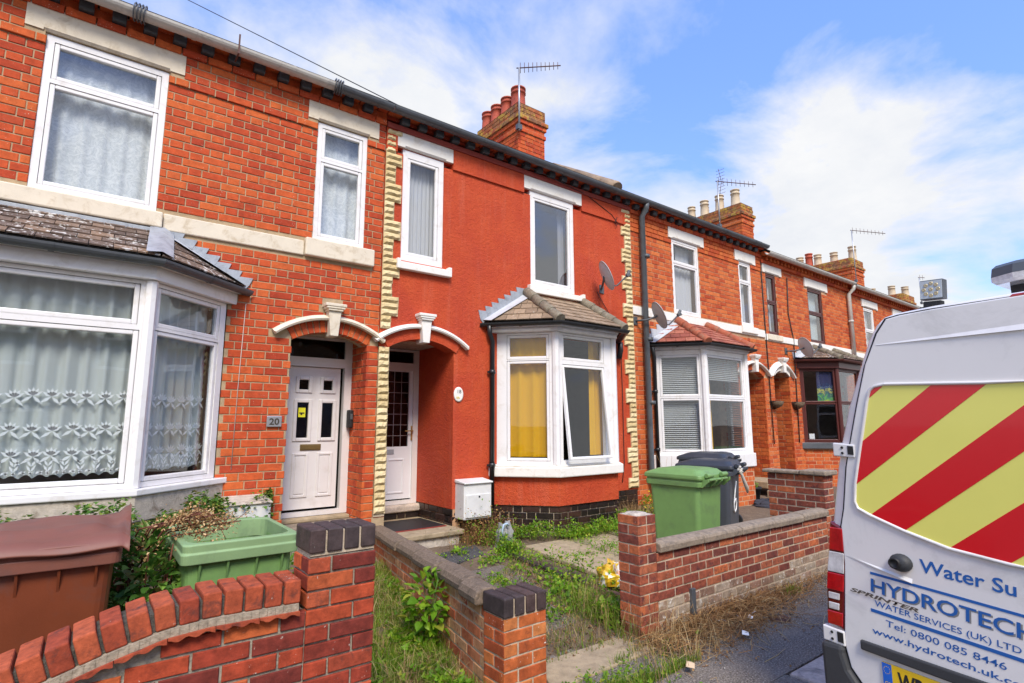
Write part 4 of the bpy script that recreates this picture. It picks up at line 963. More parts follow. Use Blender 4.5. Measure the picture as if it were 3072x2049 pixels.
emit(cells,pw,'brickfar',40,depth=.02)
flashing(R16,(E16[0][0]+.03,0,z16+.03),(8.62,0,3.53),5,s=-1,mat='leadlight')
mb=MB(); mb.box(8.0,10.2,.9,.95,.3,2.95); mb.build('bay_room',M['room'],h16)
pipe(h16,[(7.64,-.205,5.57),(7.64,-.19,5.47),(7.64,-.09,5.34),(7.64,-.09,.72),(7.68,-.12,.62)],'irongrey',.052,name='downpipe',clips=(4.6,3.1,2.0))
pipe(h16,[(E16[0][0]+.06,-.09,z16-.04),(7.87,-.055,z16-.2),(7.87,-.055,.5)],'ironblack',.034,clips=(2.2,1.2))
chimney(h16,14.10,14.72,1.6,3.6,6.0,7.80,[(14.0+.28,1.85,.5,.13,'potbuff'),(14.28,2.35,.5,.13,'potbuff'),(14.28,2.85,.5,.13,'potbuff'),(14.28,3.3,.45,.12,'potbuff'),(14.56,2.0,.42,.11,'potbuff'),(14.56,2.5,.4,.11,'potred'),(14.56,3.0,.42,.11,'potbuff')],'potbuff',bm='brickfar')
# ---- number 14: brown frames
h14=empty('terraced_house',(14,0,.3),'orange brick terraced house with brown window frames and brown bay','house','terraced houses along the street')
A14=Arch(12.13,12.83,2.70,.13); X0,X1=11.852,16.50
wall14=house_brick(h14,X0,X1,[(12.07,12.52,3.64,5.06),(14.09,14.90,3.64,5.03)],A14,(13.36,15.86),1,ztop=5.48,bandz=(3.48,3.63),lintels=[(11.91,12.78,5.06,5.29),(13.93,15.2,5.02,5.26)],proud=5.4)
lintel(h14,11.915,12.775,5.065,5.285,'whitestone',.1); lintel(h14,13.935,15.195,5.03,5.255,'whitestone')
for a,b,c,d in ((12.072,12.518,3.645,5.05),(14.092,14.898,3.645,5.02)):
    w=window(h14,F0,a,b,c,d,lights2(a,b,c,d,4.40,.07,.05),'brownframe'); curtain(w,'net' if a>13 else 'sheer',a+.03,b-.03,c+.03,d-.05,.18,.012,5)
box_obj('window_sill','stone',h14,11.95,12.6,-.05,.1,3.50,3.63,.01)
eaves(h14,X0,X1,5.34,brickm='brickfar',dentil=True,gm='ironpale',gz=5.47); roof(h14,X0,X1,5.55)
hood(h14,A14,'whitestone',ring=.10,th=.1); porch(h14,12.13,12.83,.3,A14,.8,'mortarfar','mortarfar')
emit(lay(frame((12.826,0,0),(0,1),(-1,0)),0,.75,.45,27),wall14,'brickfar',50,depth=.03)
mb=MB(); arch_fill(mb,A14,A14.crown+.12,.1,-.02); mb.build('arch_ring',M['whitestone'],wall14)
f=door_frame(h14,12.14,12.82,.5,2.4,2.8,.78,'brownframe',.06); q=MB(); q.box(12.2,12.74,.80,.84,.52,2.36); q.build('front_door',M['brownframe'],h14)
P14=[(13.33,0),(13.98,-.58),(15.2,-.58),(15.88,0)]
def l14(i,Lg): return [[(.10,Lg-.10,1.27,2.08),(.10,Lg-.10,2.16,2.86)]]
bw14,R14,E14,z14=bay(h14,P14,1.20,2.92,l14,'brownframe',.16,fascia='brownframe',tile='tilegrey',top0=14.1,top1=15.2,ztop=3.47,ridge='ridge',ge=.16,gm='brownframe')
mb=MB(); ring_prism(mb,offs(P14,.08),offs(P14,-.1),1.06,1.198); mb.build('bay_sill',M['irongrey'],h14,bevel=.01)
mb=MB(); ring_prism(mb,offs(P14,.0),offs(P14,-.1),.1,1.058); pw=mb.build('bay_wall',M['mortarfar'],h14); cells=[]
for (Mf,Lg) in bay_side_mats(offs(P14,.004)): cells+=lay(Mf,0,Lg,.2,10)
emit(cells,pw,'brickfar',30,depth=.02)
mb=MB(); mb.box(13.4,15.8,1.2,1.25,.3,2.95); mb.build('bay_room',M['room'],h14)
flashing(R14,(E14[0][0]+.03,0,z14+.03),(14.1,0,3.47),5,s=-1,mat='leadlight')
def tiedye():
    m,t,Nn,Lk,b=newmat('printed_hanging_cloth')
    n=noise(Nn,Lk,9,2,.5,'World',1.5); g=Nn.new('ShaderNodeNewGeometry'); s=Nn.new('ShaderNodeSeparateXYZ'); Lk.new(g.outputs['Position'],s.inputs[0])
    a=Nn.new('ShaderNodeMath'); a.operation='MULTIPLY_ADD'; Lk.new(s.outputs[2],a.inputs[0]); a.inputs[1].default_value=.9; a.inputs[2].default_value=-1.72
    c=Nn.new('ShaderNodeMath'); c.operation='MULTIPLY_ADD'; Lk.new(n,c.inputs[0]); c.inputs[1].default_value=.5; Lk.new(a.outputs[0],c.inputs[2])
    Lk.new(ramp(Nn,Lk,c.outputs[0],[(.25,(.6,.16,.03)),(.38,(.6,.5,.05)),(.5,(.12,.4,.1)),(.62,(.02,.08,.16)),(.7,(.5,.5,.1)),(.74,(.02,.06,.15)),(.85,(.03,.03,.1))]),b.inputs['Base Color']); return m
M['tiedye']=tiedye()
s0_,s1_=side(P14[0],P14[1]); mb=MB(); cloth(mb,s0_,.42,s1_-.05,2.1,2.85,.09,.01,2); mb.build('hanging_cloth',M['tiedye'],bw14)
q=MB(); q.box(.14,.26,.05,.055,1.28,1.40,0,s0_); q.build('white_card',M['upvc'],bw14)
pipe(h14,[(16.45,-.205,5.40),(16.45,-.19,5.30),(16.40,-.08,5.16),(16.40,-.08,3.2)],'ironpale',.05,clips=(4.4,))
chimney(h14,21.4,22.4,1.6,3.4,5.8,7.55,[(22.1,1.8,.6,.14,'potbuff'),(22.0,2.4,.5,.14,'potbuff'),(21.8,2.9,.5,.14,'potbuff'),(21.75,3.2,.6,.14,'potred'),(21.65,3.5,.5,.14,'potbuff')],'potbuff',bm='brickfar')
# ---- number 12 and the houses beyond
for i,(xa,xb) in enumerate(((16.502,21.2),(21.202,25.9),(25.902,30.6))):
    h=empty('terraced_house',(xa+2.3,0,.3),['orange brick terraced house next beyond the brown bay, partly behind the van','orange brick terraced house second beyond the brown bay, mostly hidden by the van','last orange brick terraced house of the row, at the far end behind the van'][i],'house','terraced houses along the street')
    w1=(xa+1.04,xa+1.75,3.6,4.96); w2=(xa+3.4,xa+3.95,3.6,4.96); b0=(xa+.5,xa+2.5)
    house_brick(h,xa,xb,[w1,w2,(b0[0],b0[1],1.0,2.6)],None,None,1,ztop=5.44,bandz=(3.42,3.58),lintels=[(xa+.90,xa+2.05,4.97,5.19),(xa+3.25,xa+4.1,4.97,5.19)],nlim=(150,40,10)[i],proud=5.5)
    lintel(h,xa+.905,xa+2.045,4.975,5.185,'whitestone'); lintel(h,xa+3.255,xa+4.095,4.975,5.185,'whitestone')
    for a,b,c,d in (w1,w2):
        w=window(h,F0,a+.003,b-.003,c+.003,d-.01,lights2(a,b,c,d-.01,4.3,.08,.05)); curtain(w,'sheer',a+.03,b-.03,c+.03,d-.05,.18,.012,5)
    w=window(h,F0,b0[0]+.003,b0[1]-.003,1.003,2.597,[(b0[0]+.1,b0[1]-.1,1.1,2.5)])
    eaves(h,xa,xb,5.29,brickm='brickfar',dentil=True,gm='ironpale',gz=5.42); roof(h,xa,xb,5.5)
    if i==1: chimney(h,26.4,27.6,1.6,3.2,5.6,6.95,[(27.3,1.8,.45,.14,'potbuff'),(26.7,2.1,.45,.14,'potbuff'),(26.6,2.8,.45,.14,'potbuff')],'potbuff',bm='brickfar',bricks=False)
# ------------------------------------------------------------------ boundary walls
def wall_line(p,q,z,nr,parent,mat,mort,limit,th=.21,course=.075,bond='stretcher',both=False,slope=0,depth=.06,base=-.1,step=None):
    Mf,Lg=side(p,q)
    if slope: Mf=Mf@Matrix(((1,0,0,0),(0,1,0,0),(slope,0,1,0),(0,0,0,1)))
    mb=MB(); mb.box(.006,Lg-.006,.0045,th-.008,base,z+nr*course-.012,0,Mf); core=mb.build('wall_core',M[mort],parent)
    cells=lay(Mf,0,Lg,z,nr,course,.0125,.2125,.1,bond=bond,holes=step)
    if mat=='bandbrick':
        lo=[c for c in cells if c[3]<.17+.05*math.sin(c[1]*3)]; cells=[c for c in cells if c not in lo]; emit(lo,core,'lime',80,depth=depth,stuffname='footing_brickwork')
    emit(cells,core,mat,limit,depth=depth)
    return Mf,Lg,core
# plum brick wall with the swept coping, and its tall pier
w20=empty('garden_wall',(.6,-3.4,0),'dark plum brick garden wall with curved brick on edge coping and tall pier','garden wall')
def ctop(x):      # underside of the brick on edge coping along the sweep
    pts=[(-1.2,.46),(-.6,.58),(-.25,.683),(-.051,.744),(.014,.763),(.093,.787),(.18,.811),(.322,.845),(.479,.856),(.84,.850),(.9,.85)]
    for (a,b),(c,d) in zip(pts,pts[1:]):
        if a<=x<=c: return b+(d-b)*(x-a)/(c-a)
    return pts[0][1] if x<pts[0][0] else pts[-1][1]
YF=-3.513
Mw=frame((0,YF,0),(1,0),(0,-1))
mb=MB()
for k in range(34):
    x0=-1.2+k*.061; x1=x0+.061
    mb.prism([(x0,-.15),(x1,-.15),(x1,ctop(x1)-.05),(x0,ctop(x0)-.05)],YF+.010,YF+.205,'y')
mb.box(.879,1.193,YF+.010,YF+.205,-.15,1.045)
core=mb.build('wall_core',M['mortargrey'],w20)
rows=[]
for c in lay(Mw,-1.2,.868,-.011,12,.075,.011,.215,.1025,bond='stretcher',shift=.868-.33): 
    zt=min(ctop(c[1]),ctop(c[2]))-.045
    if c[4]<=zt: rows.append(c)
    elif c[3]<zt-.02: rows.append((c[0],c[1],c[2],c[3],zt,0))
pier=[]
for k in range(15):
    za=-.011+k*.075; zb=za+.064
    if zb>1.045: break
    a=[(.872,.975),(.986,1.199)] if k%2 else [(.872,1.087),(1.098,1.199)]
    for p,q in a: pier.append((Mw,p,q,za,zb,.003))
    Ml=frame((.869,YF+.215,0),(0,-1),(-1,0)); 
    if za>.8: pier+=[(Ml,0,.102,za,zb,.0),(Ml,.112,.214,za,zb,0)] if k%2 else [(Ml,0,.214,za,zb,0)]
emit(rows,core,'plum',300,depth=.05,jit=.003); 
Mr=frame((1.202,YF,0),(0,1),(1,0))
emit(pier,core,'plum',200,depth=.05,jit=.002,mats=['plum','plum','coping','plum'])
for k in range(4):
    mb=MB(); x0=.872+k*.083; mb.box(x0,x0+.074,YF-.006+random.uniform(-.003,.003),YF+.218,1.052,1.16+random.uniform(-.003,.003)); mb.build('cap_brick',M['engine'],core,bevel=.008)
mb=MB(); mb.box(.88,1.19,YF+.003,YF+.208,1.04,1.148); mb.build('cap_mortar',M['mortarbuff'],core)
# creasing tiles and brick on edge
xs=.835; k=0
while xs>-1.0:
    x0=xs-.168; mb=MB(); sl=(ctop(xs)-ctop(x0))/(.168)
    vs=[];fs=[];n=14
    for i in range(n+1):
        x=x0+.166*i/n; zz_=ctop(x)-.030; wv=.006*math.cos(i/n*6.283*2.5)
        vs+= [(x,YF-.035,zz_+.0),(x,YF-.035,zz_-.014+wv),(x,YF+.23,zz_-.014+wv),(x,YF+.23,zz_)]
    for i in range(n):
        for j in range(4): fs.append((4*i+j,4*i+(j+1)%4,4*i+4+(j+1)%4,4*i+4+j))
    fs+=[(0,1,2,3)[::-1],tuple(4*n+j for j in range(4))]
    mb.add(vs,fs,0); mb.build('creasing_tile',M['coping'],core); xs-=.169
mb=MB(); mb2=MB()
for k in range(60):
    x0=-1.15+k*.033; x1=x0+.034; z0,z1=ctop(x0),ctop(x1)
    if x1>.845: break
    mb.prism([(x0,z0-.030),(x1,z1-.030),(x1,z1+.001),(x0,z0+.001)],YF-.020,YF+.215,'y'); mb2.prism([(x0,z0+.002),(x1,z1+.002),(x1,z1+.075),(x0,z0+.075)],YF+.006,YF+.205,'y')
mb.build('coping_bed',M['tilebed'],core); mb2.build('coping_mortar',M['capmortar'],core)
xs=.838; k=0
while xs>-1.1:
    x1=xs; w_=.070; xm=xs-w_/2; an=math.atan2(ctop(xm+.03)-ctop(xm-.03),.06)
    mb=MB(); X=Matrix.Translation((xm,YF-.012+random.uniform(-.004,.004),ctop(xm)+.002))@Matrix.Rotation(-an,4,'Y')@Matrix.Rotation(random.uniform(-.02,.02),4,'Z')
    mb.box(-w_/2,w_/2,0,.222,0,.098+random.uniform(-.003,.003),0,X); mb.build('coping_brick',M['coping'],core,bevel=.007)
    xs-=(.080)*math.cos(an)*1.0
# dwarf wall between the two paths, and its low pier
w18=empty('garden_wall',(2.3,-3.3,0),'low path wall of buff and red bricks with pebbledash coping ending in a small pier','garden wall')
mb=MB(); mb.box(2.0745,2.3925,-3.4105,-3.208,-.1,.49); core=mb.build('pier_core',M['mortarbuff'],w18)
Mp=frame((2.07,-3.415,0),(1,0),(0,-1)); Ml=frame((2.07,-3.2,0),(0,-1),(-1,0)); Mrr=frame((2.397,-3.415,0),(0,1),(1,0)); cells=[]
for k in range(8):
    zb=.495-k*.075; za=zb-.0645
    cells+= [(Mp,0,.102,za,zb,0),(Mp,.113,.327,za,zb,0)] if k%2==0 else [(Mp,0,.214,za,zb,0),(Mp,.225,.327,za,zb,0)]
    cells+= [(Ml,0,.214,za,zb,0)] if k%2==0 else [(Ml,0,.102,za,zb,0),(Ml,.113,.214,za,zb,0)]
    cells+= [(Mrr,0,.214,za,zb,0)]
emit(cells,core,'pierbrick',100,depth=.05)
mb=MB(); mb.box(2.075,2.395,-3.412,-3.20,.49,.60); mb.build('cap_mortar',M['mortarbuff'],core)
for k in range(4):
    mb=MB(); x0=2.064+k*.0855; mb.box(x0,x0+.073,-3.425+random.uniform(-.003,.003),-3.195,.502,.613+random.uniform(-.003,.003)); mb.build('cap_brick',M['engine'],core,bevel=.009)
PWA=(2.075,-3.205); PWB=(2.70,-.05)
Mq,Lq,core=wall_line(PWB,PWA,-.12,7,w18,'buffbrick','mortarbuff',170,th=.11,slope=.04,base=-.25)
Mq2=Mq
mb=MB(); u=0.0; r=random.Random(2)
while u<Lq-.05:
    w_=min(.58,Lq-u)-.012; n=7; zt=-.12+7*.075-.006
    for i in range(1): 
        q=MB(); e=.02; prof=[(-.035,zt),(-.04,zt+.045),(-.02,zt+.08),(.025,zt+.10),(.09,zt+.10),(.14,zt+.08),(.15,zt)]
        q.prism(prof,u+r.uniform(0,.006),u+w_,'x',0,Mq@Matrix.Rotation(r.uniform(-.012,.012),4,'Z')); q.build('coping_slab',M['pebble'],core,bevel=.012)
    u+=.58
# wall in front of number 16 with slab coping and square pier
w16=empty('garden_wall',(5.2,-3.1,0),'brindled brick garden wall with concrete slab coping and square pier beside gateway','garden wall')
YP=-3.22
mb=MB(); mb.box(3.5385,3.7445,YP+.0045,YP+.205,-.1,.908); core=mb.build('pier_core',M['mortarbuff'],w16)
Mp=frame((3.534,YP,0),(1,0),(0,-1)); Ml=frame((3.534,YP+.215,0),(0,-1),(-1,0)); Mrr=frame((3.749,YP,0),(0,1),(1,0)); cells=[]
for k in range(13):
    zb=.914-k*.075; za=zb-.065
    cells+= [(Mp,0,.1025,za,zb,0),(Mp,.1125,.215,za,zb,0)] if k<3 or k%2==0 else [(Mp,0,.215,za,zb,0)]
    cells+= [(Ml,0,.215,za,zb,0)] if k%2==0 else [(Ml,0,.1025,za,zb,0),(Ml,.1125,.215,za,zb,0)]
    cells+= [(Mrr,0,.215,za,zb,0)]
emit(cells,core,'bandbrick',100,depth=.05)
mb=MB(); mb.box(3.545,3.738,YP+.012,YP+.204,.905,.917); mb.lathe([(.10,0),(.085,.012),(.03,.018),(.001,.019)],(3.64,YP+.108,.916),14); mb.build('pier_top',M['plaster'],core)
Mq,Lq,core=wall_line((3.752,YP),(6.795,YP),-.055,9,w16,'bandbrick','mortarbuff',220,th=.11,base=-.2)
u=.01; r=random.Random(5); k=0
while u<Lq-.02:
    w_=min(.61,Lq-u)-.008; q=MB(); X=Mq@Matrix.Rotation(r.uniform(-.006,.006),4,'Y')
    q.prism([(-.03,.614),(-.035,.66),(-.025,.682),(.03,.694),(.09,.694),(.14,.682),(.145,.614)],u,u+w_,'x',0,X); q.build('coping_slab',M['concrete'],core,bevel=.008); u+=.61
q=MB(); q.box(4.16,4.215,-3.245,-3.19,-.02,.27); t=top(q,'steel_stub',M['irongrey'],'short rusty steel post stub standing against the brindled wall','post',(4.19,-3.2,0),bevel=.004)
# end pier and stub of wall
w14=empty('garden_wall',(6.9,-3.0,0),'short brick end pier and stub wall with stone capping beside the van','garden wall')
wall_line((6.80,YP),(7.03,YP),.0,14,w14,'bandbrick','mortarbuff',40,th=.2,base=-.2)
wall_line((6.80,-2.55),(6.80,YP+.002),.0,14,w14,'bandbrick','mortarbuff',60,th=.12,base=-.2)
q=MB(); q.box(6.755,7.075,YP-.045,-2.96,1.045,1.10); q.build('pier_cap',M['concrete'],w14,bevel=.015)
q=MB(); q.box(6.765,6.955,-2.955,-2.50,1.045,1.085); q.build('coping_slab',M['concrete'],w14,bevel=.012)
# ------------------------------------------------------------------ wheelie bins
def plastic(name,c,rough=.42):
    return plain(name,c,rough,var=.1,vs=5,bumpy=.12,bs=120,grime=tuple(min(1,x*.6+.03) for x in c),gs=3.5,spec=.45)
M['bingreen']=plastic('green_bin_plastic',(.165,.30,.095)); M['binbrown']=plastic('brown_bin_plastic',(.17,.043,.017),.4); M['bingrey']=plastic('grey_bin_plastic',(.062,.07,.085)); M['lidbrown']=plastic('faded_brown_lid',(.2,.076,.052),.55); M['bingreenpale']=plastic('faded_green_rim',(.23,.35,.16),.6)
M['lidgrey']=plastic('dark_grey_lid',(.035,.04,.05),.4)
def rrect(w,d,r,n=4,yo=0):
    pts=[]
    for cx_,cy_,a0 in ((w/2-r,d/2-r,0),(-w/2+r,d/2-r,90),(-w/2+r,-d/2+r,180),(w/2-r,-d/2+r,270)):
        for i in range(n+1):
            a=rad(a0+90*i/n); pts.append((cx_+r*math.cos(a),cy_+yo+r*math.sin(a)))
    return pts
def loft(mb,rings,m=0,smooth=False,cap0=True,cap1=True):
    n=len(rings[0]); vs=[p for r in rings for p in r]; fs=[]
    for i in range(len(rings)-1):
        for k in range(n): fs.append((i*n+k,i*n+(k+1)%n,(i+1)*n+(k+1)%n,(i+1)*n+k))
    if cap0: fs.append(tuple(range(n))[::-1])
    if cap1: fs.append(tuple((len(rings)-1)*n+k for k in range(n)))
    mb.add(vs,fs,m,smooth)
def ring(w,d,r,z,yo=0): return [(x,y,z) for x,y in rrect(w,d,r,4,yo)]
def bin_(name,loc,rotz,mat,lidmat,label,lid=True,group='wheeled refuse bins',rimmat=None,ajar=0):
    t=empty(name,loc,label,'wheelie bin',group,rotz); Mx=WM[t]
    rimmat=rimmat or mat
    mb=MB()
    rings=[ring(.44,.50,.05,.04,.02),ring(.47,.56,.05,.12,.0),ring(.525,.64,.05,.93,0)]
    loft(mb,rings+[ring(.50,.615,.05,.93,0),ring(.45,.54,.05,.16,0)])
    for v in mb.v: pass
    b=mb.build('body',M[mat],t,bevel=.0,M=Mx)
    mb=MB()
    loft(mb,[ring(.545,.66,.05,.90),ring(.575,.705,.035,.905),ring(.58,.715,.035,.955),ring(.565,.70,.04,.962),ring(.57,.705,.04,.998),ring(.555,.69,.05,1.004),ring(.505,.62,.09,1.004),ring(.50,.61,.09,.90)],cap0=False,cap1=False); 
    mb.build('rim',M[rimmat],t,M=Mx,bevel=.004)
    mb=MB()
    for sx in (-.2,-.07,.07,.2):
        mb=MB(); mb.prism([(-.345,.905),(-.318,.905),(-.312,.80)],sx-.005,sx+.005,'x'); mb.build('rib',M[mat],t,M=Mx)
    mb=MB(); mb.tube([(-.20,.415,.985),(.20,.415,.985)],.016,10)
    for sx in (-.235,-.06,.06,.235): mb.prism([(.33,.90),(.36,.90),(.435,.965),(.435,1.0),(.33,.98)],sx-.01,sx+.01,'x')
    mb.build('handle',M[mat],t,M=Mx,bevel=.003)
    for sx in (-.235,.235):
        mb=MB(); mb.tube([(sx-.025,.30,.10),(sx+.025,.30,.10)],.10,16); mb.build('wheel',M['blackdot'],t,M=Mx,bevel=.006)
    if lid:
        mb=MB(); R=Matrix.Translation((0,.36,1.01))@Matrix.Rotation(rad(-ajar),4,'X')@Matrix.Translation((0,-.36,-1.01))
        loft(mb,[ring(.60,.745,.04,.985),ring(.605,.75,.04,1.0),ring(.60,.745,.05,1.03),ring(.56,.70,.07,1.045),ring(.46,.56,.08,1.085,.04),ring(.36,.40,.09,1.098,.06)],cap0=False)
        for sx in (-.16,.16): mb.tube([(sx-.06,.40,1.03),(sx+.06,.40,1.03)],.028,10)
        mb.v=[tuple(R@Vector(v)) for v in mb.v]
        mb.build('lid',M[lidmat],t,M=Mx,bevel=.006)
    return t
bin_('wheelie_bin',(.72,-2.58,.045),0,'bingreen','bingreen','open lidless green wheelie bin standing behind the curved brick wall',lid=False,rimmat='bingreenpale')
def brown_lid(t):
    Mx=WM[t]; mb=MB(); nx,ny=24,14; vs=[];fs=[]
    for th in (0,-.012):
        for j in range(ny+1):
            for i in range(nx+1):
                u=i/nx*2-1; v=j/ny*2-1; x=u*.315; y=v*.385
                z=1.022+.008*(v+1)*.5+.006*(1 if abs(abs(v)-.45)<.12 else 0)
                z+=.028*sstep(0,.25,.80-abs(u))*sstep(0,.3,.72-abs(v))                # raised panel
                z-=.040*sstep(.90,1.0,-v)+.022*sstep(.93,1.0,abs(u))*(1 if v<.2 else 0)  # front and side lips
                z+=.040*sstep(.80,.97,u)*sstep(-.7,.6,v)+.025*sstep(.80,.97,-u)*sstep(-.3,.6,v)   # curled ends
                z+=.006*math.sin(u*5+v*3)
                vs.append((x,y+.01,z+th))
    n1=(nx+1)*(ny+1)
    for s_ in (0,1):
        for j in range(ny):
            for i in range(nx):
                a=s_*n1+j*(nx+1)+i; q=(a,a+1,a+nx+2,a+nx+1); fs.append(q if s_==0 else q[::-1])
    for j in (0,ny):
        for i in range(nx): a=j*(nx+1)+i; fs.append((a,a+1,n1+a+1,n1+a) if j else (a+1,a,n1+a,n1+a+1))
    for i in (0,nx):
        for j in range(ny): a=j*(nx+1)+i; fs.append((a,a+nx+1,n1+a+nx+1,n1+a))
    mb.add(vs,fs,0,True)
    o=mb.build('lid',M['lidbrown'],t,M=Mx); return o
t=bin_('wheelie_bin',(-.09,-2.68,.125),rad(-3),'binbrown','lidbrown','brown wheelie bin with warped faded lid behind the curved wall',lid=False,rimmat='lidbrown'); brown_lid(t)
bin_('wheelie_bin',(5.64,-2.17,.045),rad(184),'bingreen','bingreen','closed green wheelie bin behind the slab topped wall')
t=bin_('wheelie_bin',(6.68,-1.82,.08),rad(197),'bingrey','lidgrey','dark grey wheelie bin with white painted 6, beside the closed green one')
def strokes(name,mat,parent,Mx,polys,r):
    mb=MB()
    for p in polys: mb.tube([(x,0,z) for x,z in p],r,6)
    mb.v=[tuple(Mx@Vector(v)) for v in mb.v]; return mb.build(name,M[mat],parent)
M['whitepaint']=plain('white_brush_paint',(.8,.8,.8),.6)
six=[(.05,.30),(.02,.2),(0,.1),(.01,.03),(.045,0),(.085,.03),(.09,.09),(.06,.13),(.02,.11),(.0,.08)]
strokes('painted_six','whitepaint',t,WM[t]@Matrix.Translation((.12,.312,.44))@Matrix.Rotation(rad(180),4,'Z')@Matrix.Rotation(rad(5),4,'X')@Matrix.Diagonal((1.3,1,1.3,1)),[six],.008)
bin_('wheelie_bin',(7.55,-1.22,.12),rad(195),'bingrey','lidgrey','second dark grey wheelie bin, hindmost of the closed bins under the white bay')
# white rag tied to the grey bin
M['rag']=cloth_mat('dirty_white_cloth',(.6,.57,.5),.2); M['raggrey']=cloth_mat('grey_cloth',(.3,.3,.29),.2); M['ragdark']=cloth_mat('dark_sheet',(.05,.05,.06),.1)
t=empty('rag',(6.65,-2.28,1.0),'knotted dirty white rag hanging off a bin handle','rag')
mb=MB(); mb.tube([(6.62,-2.28,1.08),(6.65,-2.30,1.0),(6.70,-2.30,.91),(6.76,-2.29,.84),(6.79,-2.28,.77)],[.03,.018,.022,.025,.012],7)
for k in range(6): 
    a=k*1.05; mb.tube([(6.62,-2.28,1.07),(6.62+.05*math.cos(a),-2.30+.02*math.sin(a*2),1.07+.045*math.sin(a))],[.022,.012],6)
mb.build('cloth_knot',M['rag'],t)
# ------------------------------------------------------------------ meter boxes
t=empty('meter_box',(4.02,-.12,.46),'white grubby meter box fixed low on the red rendered wall','meter box')
box_obj('case','boxwhite',t,3.82,4.24,-.22,-.002,.46,.90,.012); 
q=MB(); q.box(3.845,4.225,-.236,-.221,.485,.765); q.build('door',M['boxwhite'],t,bevel=.006); q=MB(); q.prism([(-.245,.915),(-.002,.945),(-.002,.902),(-.245,.895)],3.81,4.25,'x'); q.build('sloping_top',M['boxwhite'],t,bevel=.008)
q=MB(); q.lathe([(.012,0),(.012,.006)],(0,0,0),10,M=Matrix.Translation((4.04,-.236,.735))@Matrix.Rotation(rad(90),4,'X')); q.build('lock',M['blackdot'],t)
t=empty('meter_box',(1.3,-.2,.6),'low white mossy meter box under the brick wall beside the cream door','meter box')
box_obj('case','boxwhite',t,1.09,1.52,-.30,-.01,.45,.90,.012); q=MB(); q.prism([(-.32,.895),(-.01,.945),(-.01,.902),(-.32,.88)],1.08,1.53,'x'); q.build('sloping_top',M['plaster'],t,bevel=.008)
# ------------------------------------------------------------------ dishes, aerials, wires
def dish(loc,az,label,r=.225,wall=None):
    t=empty('satellite_dish',loc,label,'satellite dish','satellite dishes on the house fronts'); 
    Mx=Matrix.Translation(loc)@Matrix.Rotation(az,4,'Z')@Matrix.Rotation(rad(66),4,'X')      # local +Z = the way the dish looks
    mb=MB(); prof=[]
    n=20; vs=[];fs=[]
    K=6
    for off in (0,-.008):
        for k in range(K+1):
            q=r*k/K
            for j in range(n): a=6.283*j/n; vs.append((q*math.cos(a),q*1.12*math.sin(a),q*q*.75+off))
    for s_ in (0,1):
        b=s_*(K+1)*n
        for k in range(K):
            for j in range(n): q=(b+k*n+j,b+k*n+(j+1)%n,b+(k+1)*n+(j+1)%n,b+(k+1)*n+j); fs.append(q if s_==0 else q[::-1])
    for j in range(n): a=K*n+j; a2=K*n+(j+1)%n; fs.append((a2,a,a+(K+1)*n,a2+(K+1)*n))
    mb.add(vs,fs,0,True); mb.v=[tuple(Mx@Vector(v)) for v in mb.v]; mb.build('dish',M['dish'],t)
    mb=MB(); mb.tube([(0,-r*.8,.02),(0,-r*.95,.12),(0,-r*.55,.36)],.012,8,M=Mx); mb.build('arm',M['irongrey'],t)
    mb=MB(); mb.tube([(0,-r*.62,.33),(0,-r*.30,.42)],.026,10,M=Mx); mb.box(-.035,.035,-r*.7,-r*.45,.33,.40,0,Mx); mb.build('receiver',M['irongrey'],t,bevel=.006)
    p=Mx@Vector((0,0,-.01)); w=wall or (loc[0]-.1,-.005,loc[2]-.08)
    mb=MB(); mb.tube([p,(Vector(p)+Vector(w))/2+Vector((0,0,-.03)),w],.018,8); mb.box(w[0]-.05,w[0]+.05,-.02,-.002,w[2]-.07,w[2]+.07); mb.build('wall_bracket',M['irongrey'],t)
    return t
dish((6.36,-.33,3.97),rad(58),'grey satellite dish on the red rendered wall beside the roofed bay',wall=(6.62,-.006,3.86))
dish((7.66,-.33,3.48),rad(58),'grey satellite dish on orange brick above the red tiled bay roof',wall=(7.45,-.006,3.42))
dish((12.98,-.33,3.36),rad(60),'small grey satellite dish beside the brown bay roof',wall=(12.75,-.006,3.3))
def aerial(p0,h,boom,label,mat='rust',n=10,L_=1.1,extra=False):
    t=empty('tv_aerial',p0,label,'tv aerial','tv aerials on the chimneys'); tp=Vector(p0)+Vector((0,0,h))
    mb=MB(); mb.tube([p0,tp],.018,8); mb.build('mast',M['steel'],t)
    b=Vector((boom[0],boom[1],0)).normalized(); e=tp+b*L_; pr=Vector((0,0,1))
    mb=MB(); mb.tube([tp-b*.05,e],.012,6); mb.build('boom',M[mat],t)
    q=MB()
    for k in range(n):
        c=tp+b*(L_*(k+.3)/n); hh=.11-.004*k
        q.tube([c-pr*hh,c+pr*hh],.006,5)
    q.build('element',M[mat],t)
    if extra:
        q=MB()
        for s_ in (-1,1):
            for k in range(4): q.tube([tp+b*.1+Vector((0,-.12,s_*(.06+.09*k))),tp+b*.1+Vector((0,.12,s_*(.06+.09*k)))],.005,5)
            q.tube([tp+b*.12,tp+b*.05+Vector((0,0,s_*.36))],.007,5)
        q.build('reflector',M[mat],t)
    mb=MB(); mb.box(p0[0]-.05,p0[0]+.05,p0[1]-.03,p0[1]+.05,p0[2]+.02,p0[2]+.12); mb.build('clamp',M['irongrey'],t)
aerial((6.02,1.42,7.14),1.29,(.6,-.55),'tall tv aerial strapped to the chimney with red pots',L_=.80,n=10)
aerial((12.9,1.55,6.76),1.32,(.9,-.45),'tv aerial with reflector on chimney of cream pots',L_=1.15,n=9,extra=True)
